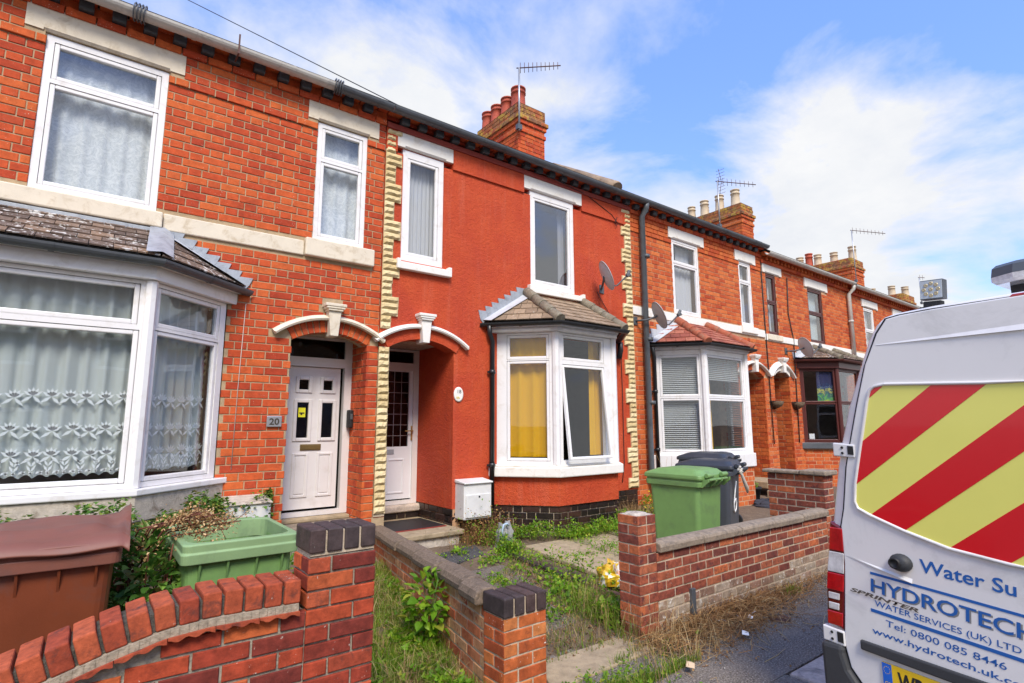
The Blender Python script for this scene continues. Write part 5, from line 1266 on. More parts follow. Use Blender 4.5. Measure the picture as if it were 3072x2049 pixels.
aerial((21.4,1.5,6.6),1.95,(.9,-.4),'tv aerial on the chimney behind the brown window house',L_=1.5,n=9)
aerial((28.2,1.5,6.7),1.2,(.9,-.4),'short bare aerial mast on the farthest chimney',L_=.3,n=2)
mb=MB(); a=Vector((4.66,-.06,5.52)); b=Vector((.12,-5.2,2.2+.0)); 
b=CAM+(Vector((.31,-2,4.65))-CAM)*3.2; b=Vector((.38,-1,5.36)); d_=(b-CAM); b=CAM+d_*2.6
pts=[a+(b-a)*(i/24)+Vector((0,0,-.0*math.sin(math.pi*i/24))) for i in range(25)]
top(mb.tube(pts,.009,6),'overhead_wire',M['blackdot'],'black overhead telephone wire reaching down to the eaves','wire',tuple(a))
mb=MB(); mb.tube([(4.66,-.06,5.52),(4.9,-.14,5.50),(6.3,-.04,5.42),(6.9,-.035,5.22),(7.05,-.035,5.10),(7.0,-.035,5.04),(6.97,-.035,5.1),(7.03,-.04,5.2)],.006,5); top(mb,'cable',M['blackdot'],'thin dark cable looping along the red wall under the eaves','cable',(6.9,-.03,5.2))
mb=MB(); mb.tube([(6.5,-.02,3.8),(6.66,-.02,3.6),(6.9,-.02,3.33),(7.04,-.02,3.05),(7.05,-.02,2.2),(7.04,-.02,1.0),(6.98,-.02,.7)],.006,5); top(mb,'cable',M['blackdot'],'thin black cable dropping from the dish beside the right quoins','cable',(7.04,-.02,1))
mb=MB(); mb.tube([(11.86,-.02,5.3),(11.87,-.02,3.7),(11.88,-.03,1.2)],.012,5); top(mb,'cable',M['blackdot'],'thin cable running down the joint between the two orange brick houses','cable',(11.87,-.02,1))
mb=MB(); mb.tube([(13.05,-.02,5.1),(12.98,-.02,4.2),(13.15,-.02,3.6),(13.1,-.02,2.6),(13.05,-.02,1.2)],.012,5); top(mb,'cable',M['blackdot'],'thin cable wandering down beside the brown bay','cable',(13.05,-.02,1))
M['whitecable']=plain('white_paint_run',(.5,.42,.36),.8)
mb=MB(); mb.tube([(1.22,-.008,2.9),(1.20,-.008,2.0),(1.19,-.008,1.2)],.004,5); top(mb,'cable',M['whitecable'],'paint splashed white cable down the brickwork beside the lace bay','cable',(1.2,-.01,1.2))
pts_=[(4.30,-.012,2.62)]
# hanging wall baskets by the far porch
for i,x in enumerate((12.02,13.0)):
    t=empty('wall_basket',(x,-.02,2.0),['left wire wall basket of dead plants between the two porches','right wire wall basket of dead plants beside the brown bay'][i],'wall basket','wall baskets by the porch')
    q=MB(); n=9
    for k in range(6):
        a=math.pi*k/5; q.tube([(x+.17*math.cos(a),-.01-.16*math.sin(a),2.12),(x+.12*math.cos(a),-.01-.12*math.sin(a),2.0),(x,-.012,1.95)],.006,5)
    q.tube([(x+.17*math.cos(math.pi*k/12),-.01-.16*math.sin(math.pi*k/12),2.12) for k in range(13)],.008,5); q.build('wire_frame',M['blackdot'],t)
    q=MB(); q.lathe([(.02,-.15),(.11,-.10),(.15,-.01),(.14,.0),(.001,.01)],(x,-.015,2.12),10,M=Matrix.Translation((0,-.06,0))); q.build('moss_liner',M['soil'],t)
# ------------------------------------------------------------------ the van
YAW=rad(-5.7)
van=empty('parked_van',(3.3,-4.85,-.1),'white high roofed van with red and yellow chevron rear door and blue lettering','van',None,YAW)
VM=WM[van]@Matrix.Translation((0,0,.1))          # local: x forward, y to the left, z above the pavement
def Lc(u,z,x=0): return Vector((x,-u,z))
M['vanpaint']=plain('silver_white_van_paint',(.73,.715,.695),.22,var=.03,vs=2,grime=(.56,.55,.53),gs=2.2,coat=.8)
M['vanseal']=plain('black_seal',(.012,.012,.012),.6); M['vanplastic']=plain('dark_grey_bumper',(.035,.037,.04),.6,var=.15,bumpy=.3,bs=160)
M['chevred']=plain('chevron_red_film',(.64,.006,.014),.22,var=.03,coat=.3); M['chevyel']=plain('chevron_yellow_film',(.78,.74,.16),.3,var=.02,coat=.2)
M['blue']=plain('sign_blue',(.008,.10,.36),.45,var=.02); M['shadowgrey']=plain('letter_grey_shadow',(.2,.2,.2),.5)
M['badge']=plain('worn_chrome_badge',(.10,.085,.075),.45,metal=.2,var=.2)
CU=.92
out=[(-.150,.28),(-.166,.40),(-.162,.55),(-.140,.60),(-.128,.79),(-.104,1.0),(-.080,1.12),(-.028,1.41),(.002,1.54),(.06,1.74),(.126,1.92),(.188,2.08),(.235,2.166),(.277,2.202),(.328,2.214),(.504,2.224),(.92,2.228)]
full=out+[(2*CU-u,z) for u,z in out[:-1][::-1]]
def ins(k,x): 
    r=[]
    for u,z in full:
        du=CU-u; s=1-k/ max(.25,abs(du)) if abs(du)>.01 else 1
        r.append(Lc(CU-du*s,z-(k*.7 if z>2.1 else 0),x))
    return r
mb=MB(); loft(mb,[ins(.024,.002),ins(.008,.014),ins(.001,.04),ins(0,.08),ins(-.02,1.2),ins(-.02,5.2),ins(.1,5.6)],0,True)
mb.build('body_shell',M['vanpaint'],van,M=VM)
seam=[(.502,2.200),(.363,2.194),(.30,2.184),(.249,2.114),(.176,1.953),(.117,1.745),(.066,1.548),(.033,1.415),(.001,1.194),(-.022,1.097),(-.020,.905),(-.050,.563),(-.052,.48),(-.032,.385),(.017,.324),(.10,.30),(.914,.30),(.914,2.203)]
def vpoly(mb,pts,x0,x1,m=0): 
    mb.prism([(-u,z) for u,z in pts],x0,x1,'x',m); return mb
gp=[(u-.011,z+(.006 if z>2.1 else -.004)) for u,z in seam[:-2]]+[(2*CU-u+.011,z+(.006 if z>2.1 else -.004)) for u,z in seam[:-2][::-1]]
mb=MB(); vpoly(mb,gp,-.0012,.003); mb.build('door_gap',M['vanseal'],van,M=VM)
dm=MB(); vpoly(dm,seam,-.014,.0); door=dm.build('rear_door',M['vanpaint'],van,M=VM,bevel=.006)
dm=MB(); vpoly(dm,[(2*CU-u,z) for u,z in seam],-.014,.0); door2=dm.build('rear_door',M['vanpaint'],van,M=VM,bevel=.006)
# pressed lines of the door
for u0,z0,u1,z1,hh in ((.235,2.052,.905,2.048,.012),(-.012,.948,.30,.878,.008)):
    q=MB(); q.add([Lc(u0,z0+.0,-.0145),Lc(u1,z1,-.0145),Lc(u1,z1+hh*2.5,-.0145),Lc(u0,z0+hh*.4,-.0145),Lc(u0+.03,z0+.001,-.016),Lc(u1,z1+.001,-.026),],[(4,5,2,3),(0,1,5,4),(0,4,3)]); q.build('pressed_line',M['vanpaint'],door,M=VM)
win=[(.262,1.847),(.214,1.839),(.19,1.819),(.172,1.764),(.094,1.419),(.073,1.324),(.063,1.237),(.076,1.203),(.128,1.178),(.288,1.12),(.466,1.07),(.683,1.044),(.90,1.03),(.90,1.825),(.671,1.829)]
wm_=MB(); vpoly(wm_,win,-.0165,-.0138); wf=wm_.build('window_film',M['chevyel'],door,M=VM)
hull=[(-u,z) for u,z in win]; ar=sum(hull[i][0]*hull[(i+1)%len(hull)][1]-hull[(i+1)%len(hull)][0]*hull[i][1] for i in range(len(hull)))
if ar<0: hull=hull[::-1]
for a,b in ((1.628,3),(1.262,1.446),(.886,1.066),(.487,.689),(.1,.30)):
    p=[(-.0,a),(-1.0,a+.82),(-1.0,b+.82),(0,b)]
    c=clip_to(p,hull)
    if len(c)>2: q=MB(); q.prism(c,-.0185,-.0166,'x'); q.build('red_stripe',M['chevred'],wf,M=VM)
q=MB(); rim=[Lc(u,z,-.017) for u,z in win]; q.tube(rim+[rim[0]],.009,6,cap=False); q.build('window_rim',M['vanpaint'],door,M=VM)
# lettering
def vtext(name,txt,mat,u,z,width,h,x=-.0155,rot=-.075,bold=.006,parent=None,shear=0):
    Mx=VM@Matrix(((0,0,-1,x),(-1,0,0,-u),(0,1,0,z),(0,0,0,1)))@Matrix.Rotation(rot,4,'Z')
    return inst(name,text_mesh(txt,M[mat],width,h,bold=bold,shear=shear),parent or door,Mx)
vtext('lettering','Water Su','blue',.333,.941,.36,.062,bold=.016)
vtext('letter_shadow','HYDROTECH','shadowgrey',.108,.792,.640,.066,x=-.0150,rot=-.085,bold=.012); vtext('lettering','HYDROTECH','blue',.102,.797,.640,.066,x=-.0156,rot=-.085,bold=.012)
vtext('lettering','WATER SERVICES (UK) LTD','blue',.114,.728,.572,.029,rot=-.08)
vtext('lettering','Tel: 0800 085 8446','blue',.158,.643,.470,.032,rot=-.095,bold=.004)
vtext('lettering','www.hydrotech.uk.co','blue',.09,.592,.585,.030,rot=-.085,bold=.012)
for u0,z0,u1,z1,th in ((.107,.892,.89,.833,.0125),(.094,.711,.89,.650,.016)):
    q=MB(); q.prism([(-u0,z0),(-u1,z1),(-u1,z1-th),(-u0,z0-th)],-.0156,-.0142,'x'); q.build('blue_rule',M['blue'],door,M=VM)
vtext('badge','SPRINTER','badge',.000,.774,.315,.019,x=-.020,rot=-.085,bold=.03,shear=.25)
# reversing camera
cmx=VM@Matrix.Translation((-.014,-.258,.966))@Matrix.Rotation(rad(-90),4,'Y')
q=MB(); q.lathe([(.050,0),(.050,.012),(.043,.030),(.030,.040),(.001,.042)],(0,0,0),18,M=Matrix.Diagonal((.85,1,1,1))); 
cb=inst('reversing_camera',q.mesh('reversing_camera',M['vanplastic']),door,cmx)
q=MB(); q.lathe([(.026,.03),(.026,.052),(.019,.054),(.017,.046),(.001,.045)],(0,.012,0),16); inst('lens',q.mesh('camera_lens',M['blackdot']),cb,cmx)
# plate, trim strip, bumper
q=MB(); q.prism([(-.033,.545),(-.90,.515),(-.90,.455),(-.033,.497)],-.034,-.012,'x'); q.build('grab_strip',M['vanplastic'],door,M=VM,bevel=.008)
M['plateyel']=plain('number_plate_yellow',(.78,.50,.012),.35,var=.02); M['plateblue']=plain('plate_blue_band',(.01,.12,.55),.35)
pq=MB(); pq.prism([(-.124,.470),(-.645,.448),(-.645,.337),(-.124,.359)],-.022,-.013,'x'); plate=pq.build('number_plate',M['plateyel'],door,M=VM,bevel=.004)
q=MB(); q.prism([(-.126,.468),(-.168,.466),(-.168,.357),(-.126,.360)],-.0235,-.0222,'x'); q.build('blue_band',M['plateblue'],plate,M=VM)
vtext('letters','GB','plateyel',.134,.366,.026,.018,x=-.0240,rot=-.04,parent=plate); vtext('letters','WP','blackdot',.19,.367,.11,.079,x=-.0232,rot=-.04,bold=.03,parent=plate)
q=MB()
for k in range(12):
    a=k*math.pi/6; c=(.147+.014*math.sin(a),.436+.017*math.cos(a)); q.prism([(-c[0]-.002,c[1]),(-c[0],c[1]-.002),(-c[0]+.002,c[1]),(-c[0],c[1]+.002)],-.0243,-.0236,'x')
q.build('star_ring',M['plateyel'],plate,M=VM)
bp=MB(); pr=[(-.17,.48),(-.055,.485),(-.055,.45),(-.034,.375),(.015,.31),(.09,.29),(1.75,.29),(1.83,.31),(1.87,.375),(1.895,.45),(1.895,.485),(2.0,.48),(2.0,.17),(1.9,.10),(-.06,.10),(-.165,.17)]
bp.prism([(-u,z) for u,z in pr],-.045,.35,'x'); bp.build('bumper',M['vanplastic'],van,M=VM,bevel=.02)
M['lampred']=plain('tail_lamp_red',(.42,.006,.008),.12,var=.45,vs=14,coat=1); M['lampclear']=plain('tail_lamp_clear',(.55,.53,.52),.12,var=.4,vs=22,coat=1)
M['lampdark']=plain('lamp_edge_red',(.12,.004,.005),.2,coat=1)
for s_ in (0,1):
    def fu(u): return 2*CU-u if s_ else u
    mb=MB(); ol=[(-.083,1.118),(-.012,1.085),(-.014,.92),(-.056,.555),(-.139,.583),(-.131,.738),(-.12,.84),(-.10,.96)]
    if s_: ol=[(fu(u),z) for u,z in ol]
    mb.prism([(-u,z) for u,z in ol],-.012,.11,'x'); lp=mb.build('tail_lamp',M['lampdark'],van,M=VM,bevel=.01)
    def band(z1,z0,m,n,ins_=.004,clearw=None):
        def ed(z):
            L_=[(1.118,-.083),(.96,-.10),(.84,-.12),(.738,-.131),(.583,-.139),(.5,-.14)]; R_=[(1.118,-.012),(.92,-.015),(.555,-.056),(.5,-.06)]
            f=lambda T:[a[1]+(b[1]-a[1])*(z-a[0])/(b[0]-a[0]) for a,b in zip(T,T[1:]) if b[0]<=z<=a[0]][0]
            return f(L_)+ins_,f(R_)-ins_
        a,b=ed(z1),ed(z0); P_=[(a[0],z1),(a[1],z1),(b[1],z0),(b[0],z0)]
        if clearw: P_=[(a[0]+.008,z1),(a[1]-.02,z1),(b[1]-.02,z0),(b[0]+.008,z0)]
        q=MB(); q.prism([(-fu(u),z) for u,z in P_],-.018,-.011,'x'); q.build(n,M[m],lp,M=VM,bevel=.004)
    band(1.085,.965,'lampred','brake_lens'); band(.957,.85,'lampclear','indicator_lens'); band(.845,.755,'lampred','brake_lens'); band(.742,.708,'lampclear','reverse_lens',clearw=1); band(.690,.655,'lampclear','reverse_lens',clearw=1); band(.645,.575,'lampred','brake_lens')
    for (z1,z0) in ((1.542,1.470),(.562,.485)):
        u0=-.025 if z1>1 else -.163; u1=.088 if z1>1 else -.050
        q=MB(); q.prism([(-fu(u0),z1),(-fu(u1),z1-.008),(-fu(u1),z0-.006),(-fu(u0),z0)],-.022,.02,'x'); hg=q.build('hinge',M['vanpaint'],van,M=VM,bevel=.006)
        q=MB()
        for zz_ in (z1-.025,z0+.018): q.lathe([(.007,0),(.007,.004)],(0,0,0),8,M=Matrix.Translation((-.022,-fu(u0+.05),zz_))@Matrix.Rotation(rad(-90),4,'Y'))
        q.prism([(-fu(u0+.078),z1-.015),(-fu(u0+.108),z1-.017),(-fu(u0+.108),z0+.010),(-fu(u0+.078),z0+.012)],-.0245,-.0222,'x'); q.build('hinge_bolt',M['vanseal'],hg,M=VM)
# roof lamp and beacon
lx=.10; 
WLm=VM@Matrix.Translation((lx,-.472,2.32))@Matrix.Rotation(rad(4),4,'X')
mb=MB(); mb.box(0,.05,-.050,.050,-.050,.050,0,WLm); 
for k in range(7): mb.box(.05,.064,-.04,.04,-.045+k*.015,-.041+k*.015,0,WLm)
t=empty('work_lamp',tuple(WLm.translation),'square black led work lamp on the van roof edge','work lamp'); mb.v=[tuple(v) for v in mb.v]; body=mb.build('housing',M['irongrey'],t,bevel=.012)
q=MB(); q.box(-.004,.002,-.047,.047,-.045,.045,0,WLm); fc=q.build('lens_plate',M['dish'],body)
q=MB()
for k in range(9):
    a=k*math.pi/4; c=(0,0) if k==8 else (.031*math.cos(a),.031*math.sin(a)); q.lathe([(.010,0),(.008,.003),(.004,.001),(.001,.001)],(0,0,0),9,M=WLm@Matrix.Translation((-.004,c[0],c[1]))@Matrix.Rotation(rad(-90),4,'Y'))
M['led']=plain('amber_led_cup',(.5,.42,.25),.3,metal=.3); q.build('led',M['led'],body)
q=MB(); q.box(.005,.045,-.04,.04,-.088,-.058,0,WLm); q.box(.0,.06,-.055,.055,-.105,-.085,0,WLm); q.build('foot',M['vanseal'],t,bevel=.004)
BM=VM@Matrix.Translation((.55,-CU,2.385)); t=empty('roof_beacon',tuple(BM.translation),'low clear beacon bar on the van roof','beacon')
mb=MB(); 
oct_=[(-.13,-.30),(.13,-.30),(.18,-.2),(.18,.2),(.13,.30),(-.13,.30),(-.18,.2),(-.18,-.2)]
loft(mb,[[BM@Vector((x*.9,y*.95,-.035)) for x,y in oct_],[BM@Vector((x,y,-.02)) for x,y in oct_],[BM@Vector((x,y,.005)) for x,y in oct_]]); mb.build('base',M['lampclear'],t)
mb=MB(); loft(mb,[[BM@Vector((x,y,.006)) for x,y in oct_],[BM@Vector((x*.97,y*.98,.05)) for x,y in oct_],[BM@Vector((x*.85,y*.93,.068)) for x,y in oct_]]); mb.build('lens',M['irongrey'],t)
q=MB()
for s_ in (-.22,.22): q.box(-.05,.05,s_-.03,s_+.03,-.20,-.034,0,BM)
q.build('foot',M['vanseal'],t)
q=MB(); q.prism([(-.79,2.193),(-.81,2.214),(-1.03,2.214),(-1.05,2.193)],-.012,.03,'x'); q.build('high_brake_lamp',M['lampred'],van,M=VM,bevel=.005)
for sx,sy in ((1.0,0),(1.0,-1.62),(4.4,0),(4.4,-1.62)):
    q=MB(); q.tube([(sx,sy+.0,.26),(sx,sy-.22,.26)],.36,20); w_=q.build('wheel',M['blackdot'],van,M=VM)
# ------------------------------------------------------------------ paving in the garden
def leafmat(name,stops,trans=.35,rough=.5):
    m,t,Nn,Lk,b=newmat(name); o=ramp(Nn,Lk,rnd(Nn,Lk),stops)
    o=mixc(Nn,Lk,1.0,o,ramp(Nn,Lk,noise(Nn,Lk,5,4,.6,'World'),[(.3,(.7,.7,.7)),(.7,(1.25,1.2,1.1))]),'MULTIPLY')
    Lk.new(o,b.inputs['Base Color']); b.inputs['Roughness'].default_value=rough; b.inputs['Specular IOR Level'].default_value=.3
    tl=Nn.new('ShaderNodeBsdfTranslucent'); Lk.new(o,tl.inputs[0]); mi=Nn.new('ShaderNodeMixShader'); mi.inputs[0].default_value=trans
    Lk.new(b.outputs[0],mi.inputs[1]); Lk.new(tl.outputs[0],mi.inputs[2]); Lk.new(mi.outputs[0],Nn['Material Output'].inputs[0]); return m
M['leafbright']=leafmat('bright_weed_leaf',[(0,(.12,.28,.018)),(.5,(.20,.42,.025)),(.85,(.34,.5,.04)),(1,(.46,.46,.07))],.5)
M['ivy']=leafmat('ivy_leaf',[(0,(.05,.13,.02)),(.5,(.09,.22,.03)),(.8,(.19,.33,.045)),(.92,(.32,.4,.08)),(1,(.3,.16,.05))],.35,.4)
M['shrub']=leafmat('shrub_leaf',[(0,(.06,.16,.025)),(.5,(.12,.26,.04)),(.85,(.22,.37,.07)),(.95,(.48,.46,.24)),(1,(.34,.22,.08))],.35,.4)
M['grass']=leafmat('grass_blade',[(0,(.10,.2,.015)),(.5,(.18,.31,.025)),(.8,(.28,.38,.04)),(1,(.48,.42,.15))],.45)
M['straw']=leafmat('dry_straw',[(0,(.2,.12,.05)),(.4,(.34,.23,.1)),(.8,(.48,.35,.17)),(1,(.6,.48,.27))],.15,.8)
M['deadbrown']=leafmat('dead_stalk',[(0,(.12,.06,.025)),(.5,(.24,.12,.045)),(1,(.42,.25,.1))],.1,.9)
M['floret']=leafmat('dried_floret',[(0,(.34,.18,.07)),(.5,(.52,.33,.15)),(1,(.66,.5,.28))],.2,.9)
M['stem']=plain('reddish_stem',(.16,.05,.03),.8,var=.3); M['greenstem']=plain('green_stem',(.09,.16,.03),.7)
M['yellowfl']=plain('yellow_flower',(.8,.55,.02),.6,var=.1)
pt=empty('patio',(5.4,-1.5,.1),None,None); pt['kind']='structure'
r=random.Random(11)
for i in range(4):
    for j in range(3):
        x0=4.28+.09*(j==0)+i*.70+.05*(2-j)*.3; y0=-2.72+j*.63; 
        mb=MB(); w_,d_=.685,.615; z=zg(x0+.3,y0+.3)+.045+r.uniform(-.008,.008)
        pl=[(x0,y0),(x0+w_*.5,y0+r.uniform(-.006,.006)),(x0+w_,y0),(x0+w_,y0+d_),(x0,y0+d_)]
        mb.prism(pl,-.05,0,'z'); mb.v=[(v[0],v[1],v[2]+z+(v[1]-y0-.3)*.07) for v in mb.v]; mb.build('paving_slab',M['slabstone'],pt,bevel=.012)
for k in range(9):
    y0=-2.75+k*.215; mb=MB(); x0=4.08+.012*math.sin(k)-.02*k; z=zg(x0,y0)+.05; mb.box(x0,x0+.07,y0,y0+.20,z-.1,z+r.uniform(-.02,.01)); mb.build('edging_brick',M['engine'],pt,bevel=.012)
ph=empty('garden_path',(3.1,-2,0.05),None,None); ph['kind']='structure'
for (pl,m_) in (([(2.45,-3.42),(3.48,-3.40),(3.40,-3.08),(2.6,-3.06)],'slabstone'),([(3.12,-.95),(3.75,-.78),(3.85,-.42),(3.3,-.52)],'road'),([(2.72,-2.75),(3.35,-2.70),(3.45,-2.05),(2.8,-2.1)],'pathdark'),([(2.75,-1.95),(3.6,-1.95),(3.7,-1.2),(2.9,-1.2)],'pathdark')):
    mb=MB(); mb.prism(pl,-.06,.0,'z'); z=zg(*pl[0]); mb.v=[(v[0],v[1],v[2]+zg(v[0],v[1])+.016) for v in mb.v]; mb.build('path_slab',M[m_],ph,bevel=.008)
grid_mesh('garden_soil',M['soil'],1.15,2.12,-4.12,-3.0,.05,lambda x,y:.012,.012)
# ------------------------------------------------------------------ plants
def tuft_mesh(name,mat,n,sample,h,w,lean=.6,parent=None,kind='stuff',droop=.5,label=None,cat=None,seed=1,top=True):
    """bent tapering blades, one mesh"""
    R=np.random.default_rng(seed); P=np.array([sample(R) for _ in range(n)])
    az=R.uniform(0,6.283,n); hh=R.uniform(h[0],h[1],n); ln=R.uniform(.1,lean,n); ww=R.uniform(w[0],w[1],n)
    dx,dy=np.cos(az),np.sin(az); px,py=-dy,dx
    fr=[0,.55,1.0]; V=[]
    for f,wf in zip(fr,(1,.75,0.0)):
        out_=hh*ln*(f**(1+droop)); up_=hh*f*(1-.35*ln*f)
        for s in ((-1,1) if wf else (0,)):
            V.append(np.stack([P[:,0]+dx*out_+px*s*ww*wf,P[:,1]+dy*out_+py*s*ww*wf,P[:,2]+up_],1))
    V=np.stack(V,1).reshape(-1,3); b=np.arange(n)*5
    f4=np.stack([b,b+1,b+3,b+2],1); f3=np.stack([b+2,b+3,b+4],1)
    me=bpy.data.meshes.new(name); me.from_pydata(V.tolist(),[],f4.tolist()+f3.tolist()); me.materials.append(M[mat]); me.update()
    if parent is not None:
        Mi=WM[parent].inverted(); me.transform(Mi); o=inst(name,me,parent,WM[parent])
    else: o=inst(name,me,None,Matrix.Identity(4))
    return tag(o,label,cat,None,kind)
def leaf_shape(L_,W_,fold=.25,lobed=False):
    mb=MB()
    if lobed: P=[(0,0,0),(W_*.9,L_*.25,.1*L_),(W_*.45,L_*.5,.05*L_),(W_*.35,L_*.75,0),(0,L_,-.1*L_),(-W_*.35,L_*.75,0),(-W_*.45,L_*.5,.05*L_),(-W_*.9,L_*.25,.1*L_),(0,L_*.45,-.05*L_)]
    else: P=[(0,0,0),(W_*.5,L_*.25,fold*W_),(W_*.55,L_*.55,fold*W_*.9),(W_*.25,L_*.85,0),(0,L_,-.12*L_),(-W_*.25,L_*.85,0),(-W_*.55,L_*.55,fold*W_*.9),(-W_*.5,L_*.25,fold*W_),(0,L_*.5,-.02*L_)]
    mb.add(P,[(8,i,i+1) for i in range(7)]+[(8,7,0)]); return mb
def scatter_leaves(name,mat,n,sample,size,parent=None,limit=0,lobed=False,seed=1,up=.6,kind='stuff',stuffname=None):
    """sample(r) -> (point, outward direction)"""
    r=random.Random(seed); shp=[leaf_shape(1,w_,.25,lobed) for w_ in (.45,.55,.65)]
    mes=[s.mesh('leaf_blade',M[mat]) for s in shp] if limit else None
    items=[]
    for i in range(n):
        p,d=sample(r); p=Vector(p); d=(Vector(d)+Vector((r.uniform(-.6,.6),r.uniform(-.6,.6),r.uniform(-.2,up)))).normalized()
        s=r.uniform(*size); q=d.to_track_quat('Y','Z').to_matrix().to_4x4(); X=Matrix.Translation(p)@q@Matrix.Rotation(r.uniform(-.6,.6),4,'Y')@Matrix.Rotation(r.uniform(-.9,.1),4,'X')@Matrix.Diagonal((s,s,s,1))
        items.append(((p-CAM).length-s*4,X,r.randrange(3)))
    items.sort(key=lambda t:t[0]); mb=MB()
    for i,(_,X,k) in enumerate(items):
        if i<limit: inst('leaf',mes[k],parent,X)
        else: mb.add([X@Vector(v) for v in shp[k].v],shp[k].f)
    if mb.v:
        o=mb.build(stuffname or name,M[mat],parent); tag(o,kind='stuff'); return o
def ellip(c,rx,ry,rz,inner=.55):
    def f(r):
        while True:
            v=Vector((r.uniform(-1,1),r.uniform(-1,1),r.uniform(-1,1)))
            if inner<v.length<1: break
        return (c[0]+v.x*rx,c[1]+v.y*ry,c[2]+v.z*rz),(v.x,v.y,v.z+.2)
    return f
def shrub(name,loc,c,rx,ry,rz,n,size,mat,label,cat,limit=200,stems=7,group=None,stemm='greenstem',inner=.45,lobed=False,seed=3):
    t=empty(name,loc,label,cat,group); r=random.Random(seed)
    q=MB()
    for k in range(stems):
        a=r.uniform(0,6.28); e=(c[0]+rx*.8*math.cos(a),c[1]+ry*.8*math.sin(a),c[2]+rz*r.uniform(.2,.9)); b=(loc[0]+r.uniform(-.04,.04),loc[1]+r.uniform(-.04,.04),loc[2]-.03); mid=tuple((b[i]+e[i])/2+r.uniform(-.03,.03) for i in range(3))
        q.tube([b,mid,e],[.008,.006,.003],5)
    q.build('stems',M[stemm],t)
    scatter_leaves('foliage',mat,n,ellip(c,rx,ry,rz,inner),size,t,limit,lobed,seed,stuffname='foliage'); return t
shrub('leafy_weed',(2.18,-2.32,.06),(2.17,-2.36,.30),.20,.19,.27,230,(.055,.10),'leafbright','bright green leafy weed growing against the buff path wall','weed',limit=200,stems=9)
shrub('shrub',(.34,-2.2,.1),(.33,-2.42,.74),.17,.50,.33,900,(.045,.085),'shrub','variegated green shrub squeezed between the brown and green bins','shrub',limit=240,stems=14,stemm='stem',inner=.5)
shrub('leafy_weed',(1.0,-2.25,.1),(1.22,-1.9,.66),.22,.5,.17,240,(.03,.055),'leafbright','low green weed between the open green bin and the tall pier','weed',limit=60,stems=4,seed=8)
# ivy along the foot of the lace bay
iv=empty('ivy',(.2,-.9,.4),'ivy straggling along the foot of the bay with lace curtains','ivy')
ip=[(-1.6,-.80),(.42,-.82),(1.10,-.16),(1.55,-.10)]
def ivy_s(r):
    k=r.choice((0,0,0,1,1,2)); a,b=ip[k],ip[k+1]; t=r.random(); x=a[0]+(b[0]-a[0])*t; y=a[1]+(b[1]-a[1])*t
    if x>1.08 and r.random()<.75: x=r.choice((1.05,1.54))+r.uniform(-.03,.04); return (x,-.05,r.uniform(.6,.98)),(0,-1,.2)
    hump=.06*math.sin(x*9)+.04*math.sin(x*23+1)
    return (x+r.uniform(-.05,.05),y-abs(r.gauss(0,.16)),1.02+hump-(.06 if x>.3 else 0)-abs(r.gauss(0,.15))),(0,-1,.4)
scatter_leaves('foliage','ivy',4200,ivy_s,(.028,.055),iv,280,True,4)
q=MB(); r=random.Random(9)
for k in range(40):
    p,_=ivy_s(r); q.tube([(p[0],p[1],.35),(p[0]+r.uniform(-.1,.1),p[1]+.03,p[2]*.75),p],[.005,.004,.002],5)
q.build('stems',M['stem'],iv)
def bed(r):
    x=r.uniform(-1.6,1.65); y=r.uniform(-2.3,-.7); return (x,y,zg(x,y)+r.uniform(.02,.42)*(1 if x<1.1 else .3)),(0,-.4,1)
t=scatter_leaves('undergrowth','ivy',2600,bed,(.03,.06),None,0,True,6)
# dried flower heads leaning over the open bin
fl=empty('dried_flower_spray',(.3,-2.5,.6),'dried brown flower spray leaning across the rim of the open green bin','dead plant')
q=MB(); q2=[]; r=random.Random(21)
for k in range(9):
    b=Vector((.18+.02*k*.3,-2.25-.02*k,.75)); e=Vector((.50+.06*(k%5)+r.uniform(-.03,.03),-2.72+r.uniform(-.12,.10),1.14+r.uniform(-.05,.05))); m_=(b+e)/2+Vector((-.05,0,.13)); q.tube([b,m_,e],[.006,.005,.003],5)
    for s_ in range(5):
        t_=.45+.55*s_/5; c=(m_+(e-m_)*t_); d=Vector((r.uniform(-.07,.07),r.uniform(-.09,.09),r.uniform(-.06,.05))); q.tube([c,c+d],[.003,.0015],4); q2.append((c+d,.05)); q2.append((c,.035))
q.build('stems',M['stem'],fl)
def flor(r):
    c,s=r.choice(q2); return (c.x+r.gauss(0,s*.55),c.y+r.gauss(0,s*.6),c.z+r.gauss(0,s*.4)),(r.uniform(-1,1),r.uniform(-1,1),r.uniform(-.5,1))
scatter_leaves('florets','floret',1500,flor,(.010,.020),fl,0,False,5)
def flor2(r): return (.30+r.gauss(0,.07),-2.5+r.gauss(0,.15),.98+r.gauss(0,.055)),(r.uniform(-1,1),r.uniform(-1,1),r.uniform(-.5,1))
scatter_leaves('florets','floret',300,flor2,(.010,.02),fl,0,False,6)
